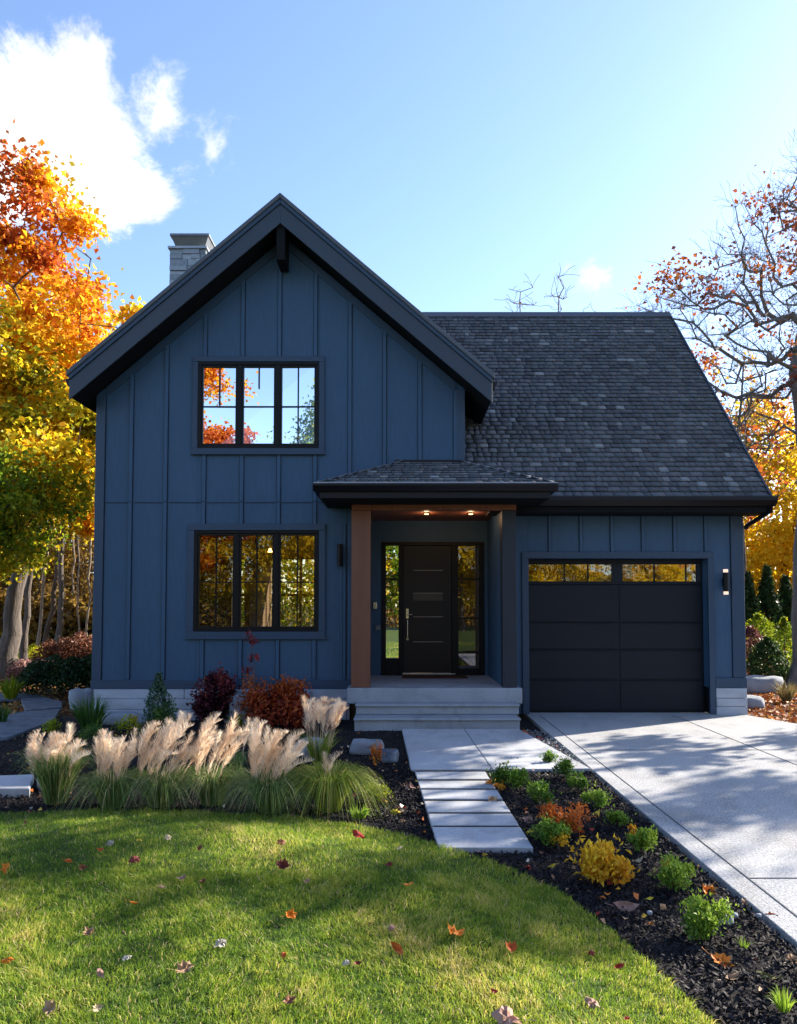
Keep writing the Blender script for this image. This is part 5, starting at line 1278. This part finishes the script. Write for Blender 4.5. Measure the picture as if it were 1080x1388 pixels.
# gravel-filled gap between landing and driveway
x, y = scatter(1500, 1.6, 2.02, 7.9, 10.3); k = bedok(x, y); P = np.stack([x[k], y[k], rng.uniform(-.02, .0, k.sum())], 1)
V, Fq = kites(P, .022, rng, .3, .9, .3); tag(link_mesh('gravel', V, [Fq], leafmat('gravel_m', [(0, (.10, .11, .12)), (1, (.38, .40, .43))], 0, .8), v=np.repeat(rng.random(len(P)), 4)), 'fine grey gravel in the gap between landing and driveway', 'gravel', kind='stuff')

# ---- individual fallen leaves
LC = {'red': (.42, .035, .02), 'dred': (.20, .03, .02), 'brown': (.22, .08, .035), 'tan': (.42, .26, .14), 'cream': (.55, .44, .28), 'white': (.38, .35, .30), 'orange': (.78, .25, .02),
      'rust': (.55, .12, .02), 'yellow': (.75, .55, .04), 'pink': (.42, .24, .18), 'olive': (.22, .20, .05)}
LM = {k: surf('fallen_' + k, c, tuple(x * .6 for x in c), 40, .6, .3, 120, bdist=.002) for k, c in LC.items()}
OUT = [(-.5, 0), (-.34, .13), (-.40, .27), (-.20, .25), (-.12, .42), (.05, .29), (.20, .36), (.26, .17), (.5, 0)]
OUTL = [(-.5, 0), (-.3, .15), (0, .22), (.3, .13), (.5, 0)]
def fallen(label, px, py, wpx, colr, seed, on='lawn', shape='maple'):
    rg = random.Random(seed)
    z = .0
    for _ in range(3):
        p_ = gr(px, py, z); z = (float(lawn_z(np.array([p_.x]), np.array([p_.y]))[0]) + .038) if on == 'lawn' else (.012 if on == 'slab' else -.012)
    p_ = gr(px, py, z); L = wpx / F * p_.y * 0.98
    half = OUT if shape == 'maple' else OUTL
    pts = half + [(x_, -y_) for x_, y_ in half[-2:0:-1]]
    cur = rg.uniform(1.6, 3.6) * (1 if rg.random() < .7 else -.6); tw = rg.uniform(-1.6, 1.6); n_ = len(pts)
    def bend(x_, y_): return (x_ * L, y_ * L * .9, L * (.45 * cur * y_ * y_ + .35 * x_ * x_ * cur + tw * x_ * y_ * .8))
    vs = [bend(0, 0)] + [bend(x_ * .5 + .02 * rg.random(), y_ * .5) for x_, y_ in pts] + [bend(x_ * (1 + .1 * rg.uniform(-1, 1)), y_ * (1 + .15 * rg.uniform(-1, 1))) for x_, y_ in pts]
    vs = [(a_, b_, c_ + L * rg.uniform(-.10, .10)) for a_, b_, c_ in vs]
    fs = [(0, 1 + i, 1 + (i + 1) % n_) for i in range(n_)] + [(1 + i, 1 + n_ + i, 1 + n_ + (i + 1) % n_, 1 + (i + 1) % n_) for i in range(n_)]
    k = len(vs); st = [(-.5 * L, .006 * L, L * .09), (-.5 * L, -.006 * L, L * .09), (-.85 * L, .02 * L, L * .22), (-.85 * L, -.0 * L, L * .22)]
    vs += st; fs.append((k, k + 2, k + 3, k + 1))
    me = bpy.data.meshes.new('fallen_leaf'); me.from_pydata(vs, [], fs); me.materials.append(LM[colr]); me.update()
    o = bpy.data.objects.new('fallen_leaf', me); col.objects.link(o)
    tilt = rg.uniform(.2, .85)
    o.rotation_euler = (tilt, rg.uniform(-.35, .35), rg.uniform(-.9, .9) + (math.pi if rg.random() < .5 else 0)); 
    if o.rotation_euler.z > 1.6: o.rotation_euler.x = -tilt
    o.location = (p_.x, p_.y, z); return tag(o, label, 'fallen leaf', 'fallen leaves')
leaves = [
 ('crimson curled leaf at the top of the lawn, the highest large red one', 487, 1134, 26, 'red'), ('small brown leaf near the top edge of the lawn, left of the crimson leaf', 382, 1141, 15, 'brown'),
 ('red and tan leaf in the shaded lawn between two small tan leaves', 385, 1174, 22, 'dred'), ('tiny pale tan leaf right of the crimson leaf', 542, 1149, 11, 'cream'),
 ('tiny dark red leaf on the lawn below the walkway corner', 527, 1172, 11, 'dred'), ('tiny tan leaf standing in the lawn below the red and tan leaf', 416, 1195, 11, 'tan'),
 ('pale orange leaf lying flat in the yellowish grass', 554, 1199, 14, 'orange'), ('round bright orange leaf alone in the middle of the lawn', 394, 1241, 20, 'orange'),
 ('small salmon leaf above the long orange-red leaf', 531, 1257, 13, 'pink'), ('long orange-red leaf with a pale tip', 539, 1286, 28, 'rust'),
 ('widest bright orange leaf on the sunlit lawn', 616, 1265, 34, 'orange'), ('rusty red leaf right of the widest orange leaf', 693, 1285, 22, 'rust'),
 ('dark red leaf beside a white scrap in the lower lawn', 486, 1306, 16, 'dred'), ('white scrap of leaf left of a dark red leaf', 468, 1304, 14, 'white'),
 ('brown curled leaf low on the lawn, right of centre left', 392, 1356, 20, 'brown'), ('small red leaf just above the large tan leaf', 671, 1344, 14, 'red'),
 ('largest tan leaf at the bottom edge of the lawn', 688, 1377, 44, 'pink'), ('pinkish flat leaf near the curved right edge of the lawn', 803, 1357, 24, 'pink'),
 ('red leaf nearest the curved right edge of the lawn', 838, 1310, 17, 'red'), ('dull red leaf left of the one nearest the curved edge', 802, 1291, 13, 'dred'),
 ('tiny red leaf at the bottom right of the lawn', 850, 1381, 10, 'red'), ('small orange-red leaf in the upper left lawn', 137, 1152, 13, 'rust'),
 ('small white leaf right of the orange-red one in the upper left lawn', 150, 1142, 11, 'white'), ('red-brown leaf, the widest in the shaded upper left lawn', 182, 1164, 18, 'dred'),
 ('rust brown leaf left of the dark leaf in the upper left lawn', 93, 1166, 13, 'rust'), ('dark curled leaf in the upper left lawn', 112, 1176, 13, 'brown'),
 ('orange and white leaf at the left edge of the upper lawn', 8, 1177, 20, 'orange'), ('tiny yellow leaf near the top of the left lawn', 188, 1138, 9, 'yellow'),
 ('cream leaf near the top of the lawn under the grasses', 228, 1134, 13, 'cream'), ('dark red leaf under the fountain grasses, right of the cream leaf', 272, 1150, 12, 'dred'),
 ('pinkish tan leaf in the shaded middle left lawn', 248, 1190, 15, 'pink'), ('small dark leaf right of the pinkish tan one', 275, 1195, 11, 'brown'),
 ('tan leaf pair piece below the pinkish tan leaf', 218, 1203, 13, 'tan'), ('upright orange leaf standing in the left lawn', 180, 1224, 15, 'orange'),
 ('flat tan leaf in the left lawn below the upright orange leaf', 122, 1265, 21, 'tan'), ('white leaf in the lawn between orange leaf and brown leaf', 299, 1278, 20, 'white'),
 ('big orange leaf cut by the left edge of the photo', 8, 1301, 22, 'orange'), ('grey white curled leaf in the lower left lawn', 172, 1297, 15, 'white'),
 ('crumpled tan and red leaf, the largest in the lower left lawn', 251, 1313, 28, 'tan'), ('pinkish tan leaf in the lower left lawn below the flat tan one', 135, 1318, 22, 'pink'),
 ('tan leaf near the bottom left corner of the lawn', 67, 1366, 27, 'tan'), ('cream leaf at the bottom left, right of the tan leaf', 132, 1367, 15, 'cream'),
 ('tiny brown leaf at the top left of the lawn', 35, 1115, 10, 'brown'), ('small red leaf in the lower middle lawn near the left', 384, 1293, 13, 'rust')]
for k, (lb, px, py, w_, c_) in enumerate(leaves): fallen(lb, px, py, w_, c_, 300 + k, 'lawn', 'maple' if k % 3 else 'long')
bedleaves = [
 ('large orange leaf low in the right mulch bed', 978, 1305, 34, 'orange', 'maple'), ('round tan leaf touching the large orange leaf', 990, 1326, 28, 'tan', 'long'),
 ('dusty pink leaf with a long tip in the mulch near the lawn', 850, 1230, 34, 'pink', 'long'), ('small orange leaf below the white pebble', 883, 1252, 13, 'orange', 'long'),
 ('orange-red leaf in the mulch above the largest round shrub', 958, 1207, 26, 'orange', 'maple'), ('tan leaf in the mulch near the driveway edge', 1011, 1223, 20, 'tan', 'maple'),
 ('olive brown leaf blade at the lower right of the bed', 1044, 1326, 36, 'olive', 'long'), ('cream leaf right of the golden shrub', 864, 1167, 17, 'cream', 'long'),
 ('yellow leaf in the mulch between two rows of shrubs', 807, 1104, 16, 'yellow', 'long'), ('yellow-green leaf in the mulch below the slabs', 747, 1175, 14, 'yellow', 'long'),
 ('small red leaf at the lawn corner of the widest slab', 716, 1176, 11, 'red', 'maple'), ('pale scrap on the mulch right of the wide slab', 820, 1146, 10, 'cream', 'long'),
 ('yellow leaf lying beside the widest slab', 719, 1127, 16, 'yellow', 'long'), ('orange leaf above the yellow leaf beside the slabs', 732, 1107, 11, 'orange', 'long'),
 ('cluster of pink and red leaf beside the slabs', 716, 1112, 16, 'pink', 'maple'), ('tan leaf at the far right edge of the bed', 1074, 1302, 22, 'tan', 'maple'),
 ('brown-orange leaf against the driveway edge', 1046, 1243, 18, 'rust', 'maple'), ('cream leaf in the left bed near the lime plant', 516, 1058, 22, 'cream', 'maple'),
 ('pinkish leaf on the left bed beside the slabs', 556, 1068, 18, 'pink', 'maple'), ('orange-yellow leaf between the left bed plants and lawn', 536, 1102, 20, 'yellow', 'maple'),
 ('dark tan leaf below the orange-yellow leaf in the left bed', 544, 1113, 16, 'tan', 'long'), ('orange-red leaf near the stone left of the landing', 531, 1018, 10, 'rust', 'maple'),
 ('white leaf in the mulch below the leftmost grass', 43, 1096, 12, 'white', 'long'), ('pale leaf in the mulch under the striped grass clump', 395, 1106, 10, 'pink', 'long'),
 ('cream leaf under the dark sprig at the top of the right bed', 739, 1050, 12, 'cream', 'long'), ('orange leaf in the gravel gap beside the lowest step', 712, 995, 16, 'rust', 'maple'),
 ('red-orange leaf in the gravel gap nearer the driveway', 732, 1001, 14, 'red', 'maple'), ('tan leaf in the mulch between upright shrub and driveway shrubs', 722, 1080, 12, 'tan', 'long'),
 ('yellow leaf near the foot of the wide green shrub', 881, 1218, 11, 'yellow', 'long'), ('orange leaf left of the dusty pink leaf', 822, 1212, 11, 'orange', 'long')]
for k, (lb, px, py, w_, c_, sh) in enumerate(bedleaves): fallen(lb, px, py, w_, c_, 400 + k, 'bed', sh)
fallen('tan leaf lying on the right end of a walkway slab', 667, 1085, 17, 'tan', 501, 'slab'); fallen('orange leaf at the right edge of the slabs near the landing', 664, 1062, 15, 'orange', 502, 'slab')
